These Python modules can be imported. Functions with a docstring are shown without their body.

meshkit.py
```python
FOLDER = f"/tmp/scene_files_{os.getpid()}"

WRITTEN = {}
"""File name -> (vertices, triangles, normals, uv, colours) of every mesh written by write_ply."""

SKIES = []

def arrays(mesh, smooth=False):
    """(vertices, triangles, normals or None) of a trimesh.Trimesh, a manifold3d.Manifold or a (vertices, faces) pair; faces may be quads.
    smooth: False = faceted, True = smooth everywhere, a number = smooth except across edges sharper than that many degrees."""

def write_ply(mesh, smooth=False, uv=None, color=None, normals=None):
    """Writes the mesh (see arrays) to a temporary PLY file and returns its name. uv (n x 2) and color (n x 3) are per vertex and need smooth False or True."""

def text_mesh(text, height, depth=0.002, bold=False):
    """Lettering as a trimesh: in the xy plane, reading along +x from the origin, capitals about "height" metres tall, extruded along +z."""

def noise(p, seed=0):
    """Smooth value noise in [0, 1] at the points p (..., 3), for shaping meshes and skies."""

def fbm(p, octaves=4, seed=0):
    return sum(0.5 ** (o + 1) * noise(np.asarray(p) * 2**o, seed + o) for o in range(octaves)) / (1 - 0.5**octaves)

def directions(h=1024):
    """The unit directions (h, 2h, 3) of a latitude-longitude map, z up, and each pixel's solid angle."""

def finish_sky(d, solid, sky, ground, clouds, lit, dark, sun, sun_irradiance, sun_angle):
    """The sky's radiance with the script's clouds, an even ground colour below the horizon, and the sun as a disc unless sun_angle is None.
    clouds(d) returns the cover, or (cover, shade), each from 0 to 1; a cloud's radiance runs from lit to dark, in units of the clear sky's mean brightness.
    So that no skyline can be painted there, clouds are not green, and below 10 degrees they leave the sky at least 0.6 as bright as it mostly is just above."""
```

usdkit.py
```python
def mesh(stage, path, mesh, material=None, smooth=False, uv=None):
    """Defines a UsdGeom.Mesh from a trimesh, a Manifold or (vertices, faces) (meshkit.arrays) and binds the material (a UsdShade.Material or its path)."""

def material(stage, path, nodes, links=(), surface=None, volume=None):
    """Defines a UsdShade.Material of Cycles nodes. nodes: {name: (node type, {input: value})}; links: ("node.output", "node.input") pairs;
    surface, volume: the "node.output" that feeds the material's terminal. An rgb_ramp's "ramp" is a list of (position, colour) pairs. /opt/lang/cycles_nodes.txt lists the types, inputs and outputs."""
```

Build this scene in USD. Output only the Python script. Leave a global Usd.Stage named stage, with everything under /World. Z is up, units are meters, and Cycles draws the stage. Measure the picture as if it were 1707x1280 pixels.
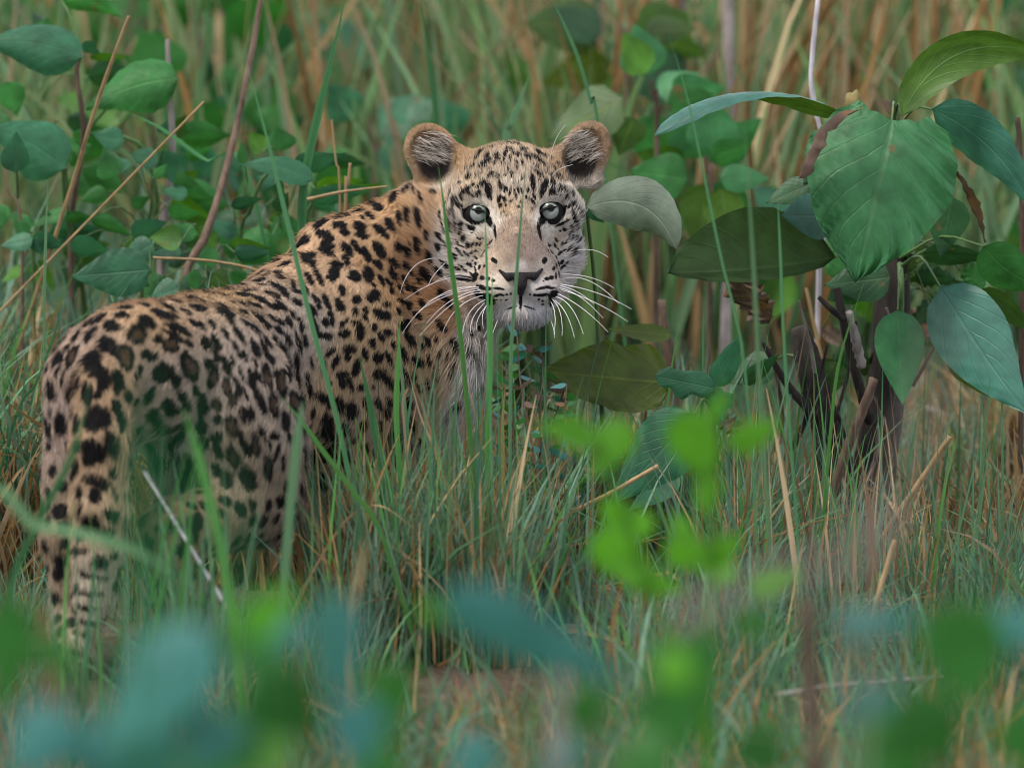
import math, random
import numpy as np
import trimesh
from scipy.spatial import cKDTree
from pxr import Usd, UsdGeom, UsdLux, UsdShade, Gf, Sdf, Vt
import usdkit
from meshkit import noise, fbm

stage = Usd.Stage.CreateInMemory()
UsdGeom.SetStageUpAxis(stage, UsdGeom.Tokens.z)
UsdGeom.SetStageMetersPerUnit(stage, 1.0)
UsdGeom.Xform.Define(stage, '/World')
UsdGeom.Scope.Define(stage, '/World/Looks')
R = np.random.default_rng(7)
_T = Sdf.ValueTypeNames

# ---------------------------------------------------------------- camera, sky, sun, exposure
D = 12.0                       # metres from the lens to the leopard's eyes
SC = 0.72e-3                   # metres covered by one pixel of the 1707 pixel wide photograph at that distance
TH = math.radians(8.0)         # the camera looks down from a vehicle
RT = np.array([1.0, 0, 0]); FW = np.array([0, math.cos(TH), -math.sin(TH)]); UP = np.array([0, math.sin(TH), math.cos(TH)])
OZ = 370 * SC * math.cos(TH)   # height of the point looked at
EYE = np.array([0, -D * math.cos(TH), OZ + D * math.sin(TH)])
OR = EYE + D * FW
cam = UsdGeom.Camera.Define(stage, '/World/camera')
cam.CreateHorizontalApertureAttr(36.0)
cam.CreateFocalLengthAttr(36.0 * D / (1707 * SC))
cam.CreateFStopAttr(4.6)
cam.CreateFocusDistanceAttr(D - 0.02)
cam.CreateExposureAttr(1.46)
cam.CreateClippingRangeAttr(Gf.Vec2f(0.1, 1000))
m = Gf.Matrix4d(*[float(x) for row in ((*RT, 0), (*UP, 0), (*-FW, 0), (*EYE, 1)) for x in row])
cam.AddTransformOp().Set(m)

SUN_DIR = np.array([-0.45, -0.40, 1.0]); SUN_DIR /= np.linalg.norm(SUN_DIR)
EL, ROT = math.asin(SUN_DIR[2]), math.atan2(SUN_DIR[0], SUN_DIR[1])
sky = usdkit.material(stage, '/World/Looks/sky', {
    'tc': ('texture_coordinate', {}),
    'map': ('mapping', {'scale': (1.0, 1.0, 2.2)}),
    'n': ('noise_texture', {'scale': 2.2, 'detail': 5.0, 'roughness': 0.55}),
    'r': ('map_range', {'from_min': 0.30, 'from_max': 0.62, 'to_min': 0.30, 'to_max': 0.85, 'clamp': True}),
    's': ('sky_texture', {'sky_type': 'single_scattering', 'sun_disc': False, 'sun_elevation': EL, 'sun_rotation': ROT}),
    'mx': ('mix_color', {'b': (9.6, 9.5, 9.7), 'use_clamp': False}),
    'bg': ('background_shader', {'strength': 0.066})},
    [('tc.generated', 'map.vector'), ('map.vector', 'n.vector'), ('n.fac', 'r.value'), ('r.result', 'mx.fac'), ('s.color', 'mx.a'), ('mx.result', 'bg.color')], surface='bg.background')
dome = UsdLux.DomeLight.Define(stage, '/World/sky')
dome.CreateIntensityAttr(1.0)
UsdShade.MaterialBindingAPI.Apply(dome.GetPrim()).Bind(sky)
dome.GetPrim().SetCustomDataByKey('kind', 'structure')
dome.GetPrim().SetCustomDataByKey('label', 'overcast pale blue sky above the grassland')
dome.GetPrim().SetCustomDataByKey('category', 'sky')
sun = UsdLux.DistantLight.Define(stage, '/World/sun')
sun.CreateNormalizeAttr(True); sun.CreateIntensityAttr(0.40); sun.CreateAngleAttr(14.0); sun.CreateColorAttr(Gf.Vec3f(1.0, 0.92, 0.80))
zz = SUN_DIR; xx = np.cross([0, 0, 1], zz); xx /= np.linalg.norm(xx); yy = np.cross(zz, xx)
sun.AddTransformOp().Set(Gf.Matrix4d(*[float(x) for row in ((*xx, 0), (*yy, 0), (*zz, 0), (0, 0, 5, 1)) for x in row]))


# ---------------------------------------------------------------- helpers
def ray(px, py):
    """Direction of unit depth through a pixel of the photograph."""
    px, py = np.asarray(px, float), np.asarray(py, float)
    k = SC / D
    return FW + RT * ((px - 853.5) * k)[..., None] + UP * ((640 - py) * k)[..., None]


def P(px, py, Y):
    """The point of the vertical plane at world depth Y seen at a pixel."""
    d = ray(px, py)
    return EYE + d * ((np.asarray(Y, float) - EYE[1]) / d[..., 1])[..., None]


def pxm(Y):
    """Metres per photograph pixel at depth Y."""
    return SC * (Y - EYE[1]) / D


def ground_z(x, y):
    x, y = np.asarray(x, float), np.asarray(y, float)
    p = np.stack([x, y, 0 * x], -1)
    return 0.07 * (fbm(p * 1.1 + 5.3, 3, 4) - 0.5) + 0.02 * (fbm(p * 7 + 1.3, 3, 9) - 0.5)


def lin(c):
    c = np.asarray(c, float) / 255
    return np.where(c < 0.04045, c / 12.92, ((c + 0.055) / 1.055) ** 2.4)


USED = {}


def numbered(path):
    n = USED.get(path, -1) + 1
    USED[path] = n
    return path if n == 0 else f'{path}_{n:03d}'


def tag(prim, label=None, cat=None, group=None, kind=None):
    for k, v in (('label', label), ('category', cat), ('group', group), ('kind', kind)):
        if v:
            prim.SetCustomDataByKey(k, v)


def primvar(m, name, data, interp='vertex'):
    UsdGeom.PrimvarsAPI(m).CreatePrimvar(name, _T.Color3fArray, interp).Set(Vt.Vec3fArray.FromNumpy(np.asarray(data, np.float32)))


class Thing:
    def __init__(self, name, label, cat, loc, group=None):
        self.path = numbered('/World/' + name)
        self.loc = np.asarray(loc, float)
        x = UsdGeom.Xform.Define(stage, self.path)
        x.AddTranslateOp().Set(Gf.Vec3d(*map(float, self.loc)))
        self.prim = x.GetPrim()
        tag(self.prim, label, cat, group)

    def part(self, name, v, f, mat, parent=None, smooth=True, uv=None, col=None, label=None, kind=None):
        path = numbered((parent or self.path) + '/' + name)
        m = usdkit.mesh(stage, path, (np.asarray(v, float) - self.loc, f), mat, smooth=smooth, uv=uv)
        if col is not None:
            primvar(m, 'col', col)
        tag(m.GetPrim(), label, kind=kind)
        return path


def single(name, v, f, mat, label, cat, group=None, smooth=True, uv=None, col=None, kind=None):
    path = numbered('/World/' + name)
    m = usdkit.mesh(stage, path, (np.asarray(v, float), f), mat, smooth=smooth, uv=uv)
    if col is not None:
        primvar(m, 'col', col)
    tag(m.GetPrim(), label, cat, group, kind)
    return path


def join(parts):
    vs, fs, cs, n = [], [], [], 0
    for p in parts:
        vs.append(p[0]); fs.append(np.asarray(p[1]) + n); n += len(p[0])
        if len(p) > 2:
            cs.append(p[2])
    return (np.vstack(vs), np.vstack(fs)) + ((np.vstack(cs),) if cs else ())


def bez(pts, n):
    """A smooth curve through the points (Catmull-Rom)."""
    p = np.asarray(pts, float)
    if len(p) == 2:
        return p[0] + (p[1] - p[0]) * np.linspace(0, 1, n)[:, None]
    q = np.vstack([2 * p[0] - p[1], p, 2 * p[-1] - p[-2]])
    t = np.linspace(0, len(p) - 1, n); i = np.minimum(t.astype(int), len(p) - 2); u = (t - i)[:, None]
    a, b, c, d = q[i], q[i + 1], q[i + 2], q[i + 3]
    return 0.5 * (2 * b + (c - a) * u + (2 * a - 5 * b + 4 * c - d) * u ** 2 + (3 * b - a - 3 * c + d) * u ** 3)


def tube(c, r, sides=7, lump=0.0, seed=0):
    """A tapered tube along the points c with radii r, closed at both ends."""
    c = np.asarray(c, float); n = len(c); r = np.broadcast_to(np.asarray(r, float), n)
    t = np.gradient(c, axis=0); t /= np.linalg.norm(t, axis=1, keepdims=True) + 1e-12
    ref = np.array([0.31, 0.93, 0.2]) if abs(t[0][2]) > 0.6 else np.array([0.1, 0.2, 0.97])
    a = np.cross(t, ref); a /= np.linalg.norm(a, axis=1, keepdims=True) + 1e-12
    b = np.cross(t, a)
    ang = np.linspace(0, 2 * np.pi, sides, endpoint=False)
    rr = np.repeat(r[:, None], sides, 1)
    if lump:
        rr = rr * (1 + lump * np.random.default_rng(seed).normal(0, 1, (n, sides)))
    v = c[:, None] + rr[..., None] * (np.cos(ang)[None, :, None] * a[:, None] + np.sin(ang)[None, :, None] * b[:, None])
    v = np.vstack([v.reshape(-1, 3), c[0], c[-1]])
    i, j = np.meshgrid(np.arange(n - 1), np.arange(sides), indexing='ij')
    q = np.stack([i * sides + j, i * sides + (j + 1) % sides, (i + 1) * sides + (j + 1) % sides, (i + 1) * sides + j], -1).reshape(-1, 4)
    k = np.arange(sides); e0, e1 = n * sides, n * sides + 1
    f = np.vstack([q[:, [0, 1, 2]], q[:, [0, 2, 3]], np.stack([np.full(sides, e0), (k + 1) % sides, k], 1),
                   np.stack([np.full(sides, e1), (n - 1) * sides + k, (n - 1) * sides + (k + 1) % sides], 1)])
    return v, f


def blade(c, w, wd, crease=0.25):
    """A grass blade: a ribbon with a crease along the points c, half width w, width direction wd."""
    c = np.asarray(c, float); n = len(c); w = np.broadcast_to(np.asarray(w, float), n)[:, None]
    t = np.gradient(c, axis=0); t /= np.linalg.norm(t, axis=1, keepdims=True) + 1e-12
    s = np.broadcast_to(np.asarray(wd, float), c.shape); s = s - t * (s * t).sum(1, keepdims=True)
    s /= np.linalg.norm(s, axis=1, keepdims=True) + 1e-12
    nn = np.cross(t, s)
    v = np.stack([c - s * w + nn * w * crease, c, c + s * w + nn * w * crease], 1).reshape(-1, 3)
    i = np.arange(n - 1)[:, None] * 3
    q = np.vstack([np.hstack([i, i + 1, i + 4, i + 3]), np.hstack([i + 1, i + 2, i + 5, i + 4])])
    return v, np.vstack([q[:, [0, 1, 2]], q[:, [0, 2, 3]]])


# ---------------------------------------------------------------- materials
LK = '/World/Looks/'


def plain_mat(name, c1, c2, scale=60.0, rough=0.7, bump=0.0, spec=0.3, stretch=(1, 1, 1), rnd=0.25):
    nodes = {'tc': ('texture_coordinate', {}), 'map': ('mapping', {'scale': stretch}), 'n': ('noise_texture', {'scale': scale, 'detail': 4.0, 'roughness': 0.6}),
             'ramp': ('rgb_ramp', {'ramp': [(0.3, c1), (0.7, c2)]}), 'oi': ('object_info', {}),
             'mr': ('map_range', {'to_min': 1 - rnd, 'to_max': 1 + rnd}), 'hsv': ('hsv', {}), 'p': ('principled_bsdf', {'roughness': rough, 'specular_ior_level': spec})}
    links = [('tc.object', 'map.vector'), ('map.vector', 'n.vector'), ('n.fac', 'ramp.fac'), ('ramp.color', 'hsv.color'), ('oi.random', 'mr.value'), ('mr.result', 'hsv.value'), ('hsv.color', 'p.base_color')]
    if bump:
        nodes['b'] = ('bump', {'strength': bump, 'distance': 0.004}); links += [('n.fac', 'b.height'), ('b.normal', 'p.normal')]
    return usdkit.material(stage, LK + name, nodes, links, surface='p.BSDF')


def leaf_mat(name, top, under, vein, nveins=7.0, slant=0.35, rough=0.5, spec=0.2, trans=0.25, mott=0.3, brown=0.66, veinamt=0.4):
    """A two-sided leaf: midrib and side veins from the blade's own coordinates, mottling, brown nibbled patches, light shining through."""
    top, under, vein = (np.asarray(x, float) for x in (top, under, vein))
    N = {'uv': ('texture_coordinate', {}), 'sx': ('separate_xyz', {}), 'v2': ('math', {'math_type': 'multiply_add', 'value2': 2.0, 'value3': -1.0}), 'va': ('math', {'math_type': 'absolute'}),
         'mid': ('map_range', {'from_min': 0.015, 'from_max': 0.06, 'to_min': 1.0, 'to_max': 0.0, 'clamp': True}),
         'wob': ('noise_texture', {'scale': 9.0, 'detail': 1.0}), 'wobm': ('math', {'math_type': 'multiply', 'value2': 0.035}),
         'sl': ('math', {'math_type': 'multiply', 'value2': -slant}), 'tt': ('math', {'math_type': 'add'}), 'tt2': ('math', {'math_type': 'add'}),
         'mul': ('math', {'math_type': 'multiply', 'value2': nveins}), 'pp': ('math', {'math_type': 'pingpong', 'value2': 0.5}),
         'lat': ('map_range', {'from_min': 0.0, 'from_max': 0.075, 'to_min': 0.7, 'to_max': 0.0, 'clamp': True}), 'vm': ('math', {'math_type': 'maximum', 'use_clamp': True}), 'vs': ('math', {'math_type': 'multiply', 'value2': veinamt}),
         'tc': ('texture_coordinate', {}), 'n': ('noise_texture', {'scale': 28.0, 'detail': 4.0, 'roughness': 0.6}), 'nm': ('map_range', {'from_min': 0.3, 'from_max': 0.7, 'to_min': 1 - mott, 'to_max': 1 + mott}),
         'oi': ('object_info', {}), 'om': ('map_range', {'to_min': 0.8, 'to_max': 1.2}), 'vv': ('math', {'math_type': 'multiply'}),
         'geo': ('geometry', {}), 'tu': ('mix_color', {'a': top, 'b': under}), 'veinmix': ('mix_color', {'b': vein}), 'hsv': ('hsv', {}),
         'nb': ('noise_texture', {'scale': 13.0, 'detail': 5.0, 'roughness': 0.7}), 'bm': ('map_range', {'from_min': brown, 'from_max': brown + 0.05, 'to_min': 0.0, 'to_max': 0.85, 'clamp': True}),
         'brown': ('mix_color', {'b': (0.11, 0.065, 0.03)}), 'b': ('bump', {'strength': 0.35, 'distance': 0.002, 'invert': True}),
         'p': ('principled_bsdf', {'roughness': rough, 'specular_ior_level': spec}), 'tr': ('translucent_bsdf', {}), 'trc': ('mix_color', {'blend_type': 'multiply', 'fac': 1.0, 'b': (1.5, 1.6, 0.45), 'use_clamp': False}), 'mx': ('mix_closure', {'fac': trans})}
    L = [('uv.UV', 'sx.vector'), ('sx.y', 'v2.value1'), ('v2.value', 'va.value1'), ('va.value', 'mid.value'), ('va.value', 'sl.value1'), ('sx.x', 'tt.value1'), ('sl.value', 'tt.value2'),
         ('uv.UV', 'wob.vector'), ('wob.fac', 'wobm.value1'), ('tt.value', 'tt2.value1'), ('wobm.value', 'tt2.value2'), ('tt2.value', 'mul.value1'), ('mul.value', 'pp.value1'), ('pp.value', 'lat.value'), ('mid.result', 'vm.value1'), ('lat.result', 'vm.value2'), ('vm.value', 'vs.value1'),
         ('tc.object', 'n.vector'), ('n.fac', 'nm.value'), ('oi.random', 'om.value'), ('nm.result', 'vv.value1'), ('om.result', 'vv.value2'), ('geo.backfacing', 'tu.fac'), ('tu.result', 'veinmix.a'), ('vs.value', 'veinmix.fac'), ('veinmix.result', 'hsv.color'), ('vv.value', 'hsv.value'),
         ('tc.object', 'nb.vector'), ('nb.fac', 'bm.value'), ('hsv.color', 'brown.a'), ('bm.result', 'brown.fac'), ('brown.result', 'p.base_color'), ('brown.result', 'trc.a'), ('trc.result', 'tr.color'),
         ('vm.value', 'b.height'), ('b.normal', 'p.normal'), ('p.BSDF', 'mx.closure1'), ('tr.BSDF', 'mx.closure2')]
    return usdkit.material(stage, LK + name, N, L, surface='mx.closure')


def grass_mat(name, trans=0.3, rough=0.55, spec=0.15):
    return usdkit.material(stage, LK + name, {
        'a': ('attribute', {'attribute': 'col'}), 'oi': ('object_info', {}), 'mr': ('map_range', {'to_min': 0.7, 'to_max': 1.3}), 'hsv': ('hsv', {}),
        'p': ('principled_bsdf', {'roughness': rough, 'specular_ior_level': spec}), 'tr': ('translucent_bsdf', {}), 'mx': ('mix_closure', {'fac': trans})},
        [('a.color', 'hsv.color'), ('oi.random', 'mr.value'), ('mr.result', 'hsv.value'), ('hsv.color', 'p.base_color'), ('hsv.color', 'tr.color'), ('p.BSDF', 'mx.closure1'), ('tr.BSDF', 'mx.closure2')], surface='mx.closure')


def attr_mat(name, rough=0.6, spec=0.25, coat=0.0):
    return usdkit.material(stage, LK + name, {'a': ('attribute', {'attribute': 'col'}), 'p': ('principled_bsdf', {'roughness': rough, 'specular_ior_level': spec, 'coat_weight': coat})},
                           [('a.color', 'p.base_color')], surface='p.BSDF')


M_GRASS = grass_mat('grass_blades')
M_SKIN = attr_mat('spotted_coat', 0.8, 0.1)
M_FUR = attr_mat('fur_strands', 0.6, 0.10)
M_EYE = attr_mat('eye_colours', 0.12, 0.18, 0.0)
M_NOSE = plain_mat('nose_leather', (0.004, 0.0035, 0.005), (0.011, 0.008, 0.010), 400.0, 0.6, 0.6, 0.22, rnd=0.0)
M_LID = plain_mat('eyelid_skin', (0.003, 0.003, 0.004), (0.007, 0.006, 0.007), 300.0, 0.7, 0.0, 0.15, rnd=0.0)
M_WHISK = plain_mat('whisker', (0.75, 0.75, 0.78), (0.85, 0.85, 0.88), 20.0, 0.35, 0.0, 0.5, rnd=0.0)
M_SOIL = usdkit.material(stage, LK + 'soil', {
    'tc': ('texture_coordinate', {}), 'n': ('noise_texture', {'scale': 9.0, 'detail': 6.0, 'roughness': 0.65}), 'n2': ('noise_texture', {'scale': 140.0, 'detail': 4.0}),
    'r': ('rgb_ramp', {'ramp': [(0.3, (0.035, 0.026, 0.02)), (0.5, (0.075, 0.055, 0.042)), (0.7, (0.13, 0.10, 0.085))]}),
    'b': ('bump', {'strength': 0.9, 'distance': 0.012}), 'add': ('math', {'math_type': 'add'}), 'p': ('principled_bsdf', {'roughness': 0.95, 'specular_ior_level': 0.1})},
    [('tc.object', 'n.vector'), ('tc.object', 'n2.vector'), ('n.fac', 'add.value1'), ('n2.fac', 'add.value2'), ('add.value', 'b.height'), ('n.fac', 'r.fac'), ('r.color', 'p.base_color'), ('b.normal', 'p.normal')], surface='p.BSDF')
M_BARK = plain_mat('dark_bark', (0.008, 0.007, 0.007), (0.05, 0.042, 0.038), 55.0, 0.9, 1.0, 0.2, (1, 1, 0.25), 0.1)
M_TWIG = plain_mat('brown_twig_bark', (0.05, 0.034, 0.024), (0.14, 0.10, 0.075), 90.0, 0.8, 0.6, 0.2, (1, 1, 0.3))
M_GREYTWIG = plain_mat('grey_twig_bark', (0.09, 0.08, 0.078), (0.26, 0.23, 0.22), 90.0, 0.8, 0.6, 0.2, (1, 1, 0.3))
M_WHITETWIG = plain_mat('pale_peeled_bark', (0.30, 0.28, 0.32), (0.6, 0.57, 0.62), 90.0, 0.6, 0.2, 0.3, (1, 1, 0.3))
M_STRAWTWIG = plain_mat('straw_stalk', (0.15, 0.098, 0.045), (0.30, 0.21, 0.105), 60.0, 0.6, 0.1, 0.3, (1, 1, 0.2))
M_GREENSTEM = plain_mat('green_stem', (0.03, 0.07, 0.02), (0.07, 0.14, 0.04), 60.0, 0.55, 0.1, 0.35, (1, 1, 0.3))
M_DEADLEAF = leaf_mat('dead_leaf', (0.09, 0.062, 0.05), (0.13, 0.095, 0.08), (0.17, 0.13, 0.11), 6.0, 0.4, 0.8, 0.15, 0.1, 0.4, 0.55)
M_TEAK = leaf_mat('broad_leaf_green', (0.034, 0.140, 0.056), (0.040, 0.088, 0.014), (0.085, 0.18, 0.085), 6.0, 0.45, 0.46, 0.22, 0.18, 0.3, 0.64, 0.3)
M_TEAKBLUE = leaf_mat('broad_leaf_bluish', (0.026, 0.100, 0.078), (0.040, 0.085, 0.014), (0.07, 0.15, 0.11), 6.0, 0.45, 0.42, 0.34, 0.15, 0.3, 0.66, 0.22)
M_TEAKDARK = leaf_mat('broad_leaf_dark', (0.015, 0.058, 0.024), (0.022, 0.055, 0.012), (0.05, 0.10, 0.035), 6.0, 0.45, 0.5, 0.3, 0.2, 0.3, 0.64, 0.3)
M_OLIVE = leaf_mat('broad_leaf_olive', (0.030, 0.070, 0.018), (0.055, 0.085, 0.010), (0.13, 0.16, 0.03), 7.0, 0.4, 0.5, 0.35, 0.3, 0.3, 0.64, 0.5)
M_GREYLEAF = leaf_mat('broad_leaf_greyed', (0.075, 0.105, 0.080), (0.06, 0.075, 0.055), (0.12, 0.15, 0.12), 8.0, 0.5, 0.6, 0.3, 0.1, 0.35, 0.70, 0.55)
M_SHRUB = leaf_mat('shrub_leaf', (0.024, 0.110, 0.030), (0.045, 0.125, 0.016), (0.055, 0.16, 0.05), 8.0, 0.4, 0.5, 0.18, 0.28, 0.4, 0.64, 0.35)
M_SHRUBBLUE = leaf_mat('shrub_leaf_bluish', (0.020, 0.092, 0.048), (0.040, 0.105, 0.020), (0.042, 0.12, 0.075), 8.0, 0.4, 0.46, 0.25, 0.22, 0.4, 0.66, 0.3)
M_BRIGHT = leaf_mat('young_leaf_bright', (0.060, 0.215, 0.010), (0.075, 0.235, 0.010), (0.10, 0.25, 0.03), 6.0, 0.4, 0.5, 0.3, 0.35, 0.15, 0.85, 0.3)
M_FOREBLUE = leaf_mat('near_leaf_teal', (0.026, 0.128, 0.128), (0.03, 0.10, 0.03), (0.03, 0.14, 0.135), 6.0, 0.4, 0.4, 0.4, 0.12, 0.2, 0.85, 0.2)
M_FOREGREEN = leaf_mat('near_leaf_green', (0.020, 0.100, 0.020), (0.04, 0.125, 0.010), (0.04, 0.12, 0.03), 6.0, 0.4, 0.45, 0.2, 0.25, 0.2, 0.85, 0.2)
# ================================================================ the leopard
# Modelled in a rigid frame of its own whose unit is SC metres: X right, Y down, Z towards the viewer, origin at the eyes' depth.
LR = np.stack([RT, -UP, -FW], 1) * SC          # frame -> world (rotation and unit)


def to_world(p):
    return OR + (np.asarray(p, float) - [853.5, 640, 0]) @ LR.T


def to_frame(w):
    return (np.asarray(w, float) - OR) @ LR / SC ** 2 + [853.5, 640, 0]


def V(px, py, z):
    k = (D - z * SC) / D
    return np.array([853.5 + (px - 853.5) * k, 640 + (py - 640) * k, z])


PRIMS = []                                     # (kind, data, blend)


def rc(a, ra, b, rb, k=26):
    PRIMS.append(('rc', (V(*a), float(ra), V(*b), float(rb)), k))


def el(c, r, k=26, rot=0.0):
    """An ellipsoid turned by rot degrees in the X-Y plane."""
    q = math.radians(rot)
    m_ = np.array([[math.cos(q), -math.sin(q), 0], [math.sin(q), math.cos(q), 0], [0, 0, 1]])
    PRIMS.append(('el', (V(*c), np.asarray(r, float), m_), k))


def cut(c, r, k=6, rot=0.0):
    el(c, r, k, rot)
    PRIMS[-1] = ('cut',) + PRIMS[-1][1:]


# hindquarters
rc((232, 618, 630), 112, (330, 602, 430), 106)
rc((168, 640, 655), 92, (140, 790, 650), 62)
rc((135, 800, 645), 55, (112, 900, 700), 36)
rc((112, 900, 700), 34, (118, 1050, 690), 27)
rc((118, 1055, 700), 30, (125, 1085, 740), 34)
el((372, 705, 560), (126, 186, 100), 30, -8)
el((440, 760, 500), (66, 120, 90), 30, -4)
rc((425, 835, 540), 72, (300, 885, 720), 46)
rc((284, 884, 730), 42, (315, 1045, 700), 32)
rc((318, 1060, 705), 34, (338, 1090, 750), 38)
# back and barrel
rc((330, 598, 430), 102, (450, 585, 210), 112)
rc((450, 590, 210), 110, (520, 560, 80), 138)
rc((520, 570, 80), 136, (610, 580, -40), 128)
rc((420, 650, 300), 88, (560, 670, 60), 96)
# shoulder, neck, chest
rc((556, 438, 0), 74, (585, 590, 60), 92)
rc((600, 452, -50), 98, (735, 405, -150), 106)
rc((735, 405, -150), 104, (820, 390, -170), 96)
el((690, 600, -70), (112, 172, 104), 30)
rc((775, 500, -120), 66, (720, 620, -80), 84)
rc((590, 600, 50), 86, (548, 745, 85), 66)
rc((548, 745, 85), 60, (556, 900, 60), 44)
rc((556, 900, 60), 42, (566, 1000, 60), 36)
rc((566, 1005, 66), 36, (585, 1025, 100), 42)
rc((690, 680, -100), 62, (712, 850, -110), 44)
rc((712, 850, -110), 42, (716, 985, -100), 35)
rc((716, 990, -96), 35, (735, 1005, -60), 40)
# tail, as one with the body
rc((212, 566, 690), 54, (172, 650, 790), 47, 26)
rc((172, 640, 790), 47, (166, 740, 820), 43, 8)
rc((166, 740, 820), 43, (166, 840, 825), 41, 8)
rc((166, 840, 825), 41, (164, 920, 810), 38, 8)
rc((164, 920, 810), 38, (158, 990, 800), 32, 8)
rc((158, 990, 800), 32, (146, 1062, 800), 12, 8)
N_BODY = len(PRIMS)
# head
el((848, 346, -98), (110, 108, 112), 20)
el((847, 402, -78), (122, 104, 84), 20)
rc((768, 440, -70), 44, (790, 480, -60), 34, 22)
rc((926, 432, -70), 42, (915, 474, -60), 32, 22)
rc((857, 335, -32), 38, (869, 430, 42), 40, 22)
el((772, 358, -34), (30, 34, 32), 16)
el((944, 354, -38), (28, 34, 34), 16)
el((868, 454, 26), (64, 47, 62), 20)
el((834, 482, 44), (43, 31, 42), 14)
el((899, 481, 44), (39, 30, 42), 14)
el((868, 518, 26), (50, 31, 46), 12)
el((852, 480, -40), (82, 58, 70), 20)
el((797, 330, -26), (40, 17, 30), 12, 12)
el((917, 327, -27), (38, 17, 30), 12, -12)
# ears: cupped shells
el((719, 253, -120), (42, 49, 28), 10, -38)
rc((714, 250, -122), 34, (716, 288, -122), 27, 10)
rc((730, 264, -122), 32, (776, 292, -112), 42, 14)
el((976, 250, -120), (38, 50, 28), 10, 28)
rc((982, 250, -122), 30, (980, 290, -122), 25, 10)
rc((966, 264, -122), 30, (926, 290, -112), 42, 14)
cut((719, 255, -86), (42, 45, 34), 5, -30)
cut((726, 286, -86), (31, 28, 34), 8)
cut((975, 254, -86), (36, 47, 34), 5, 25)
cut((969, 287, -86), (28, 29, 34), 8)
EYES = [(797, 357), (917, 353)]
el((796, 357, -6), (26, 16, 22), 6); PRIMS[-1] = ('cut',) + PRIMS[-1][1:]
el((919, 354, -10), (26, 16, 22), 6); PRIMS[-1] = ('cut',) + PRIMS[-1][1:]


def prim_d(pr, p):
    kind, d, _ = pr
    if kind == 'rc':
        a, ra, b, rb = d
        ab = b - a
        t = np.clip(((p - a) @ ab) / (ab @ ab), 0, 1)
        return np.linalg.norm(p - a - t[..., None] * ab, axis=-1) - (ra + (rb - ra) * t)
    c, r, m_ = d
    q = (p - c) @ m_
    k0 = np.linalg.norm(q / r, axis=-1); k1 = np.linalg.norm(q / r ** 2, axis=-1)
    return k0 * (k0 - 1) / np.maximum(k1, 1e-9)


def blend(a, d, pr):
    k = pr[2]
    if pr[0] == 'cut':
        h = np.maximum(k - np.abs(a + d), 0) / k
        return np.maximum(a, -d) + h * h * k / 4
    h = np.maximum(k - np.abs(a - d), 0) / k
    return np.minimum(a, d) - h * h * k / 4


def sdf(p):
    a = np.full(p.shape[:-1], 1e3)
    for pr in PRIMS:
        a = blend(a, prim_d(pr, p), pr)
    return a


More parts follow.
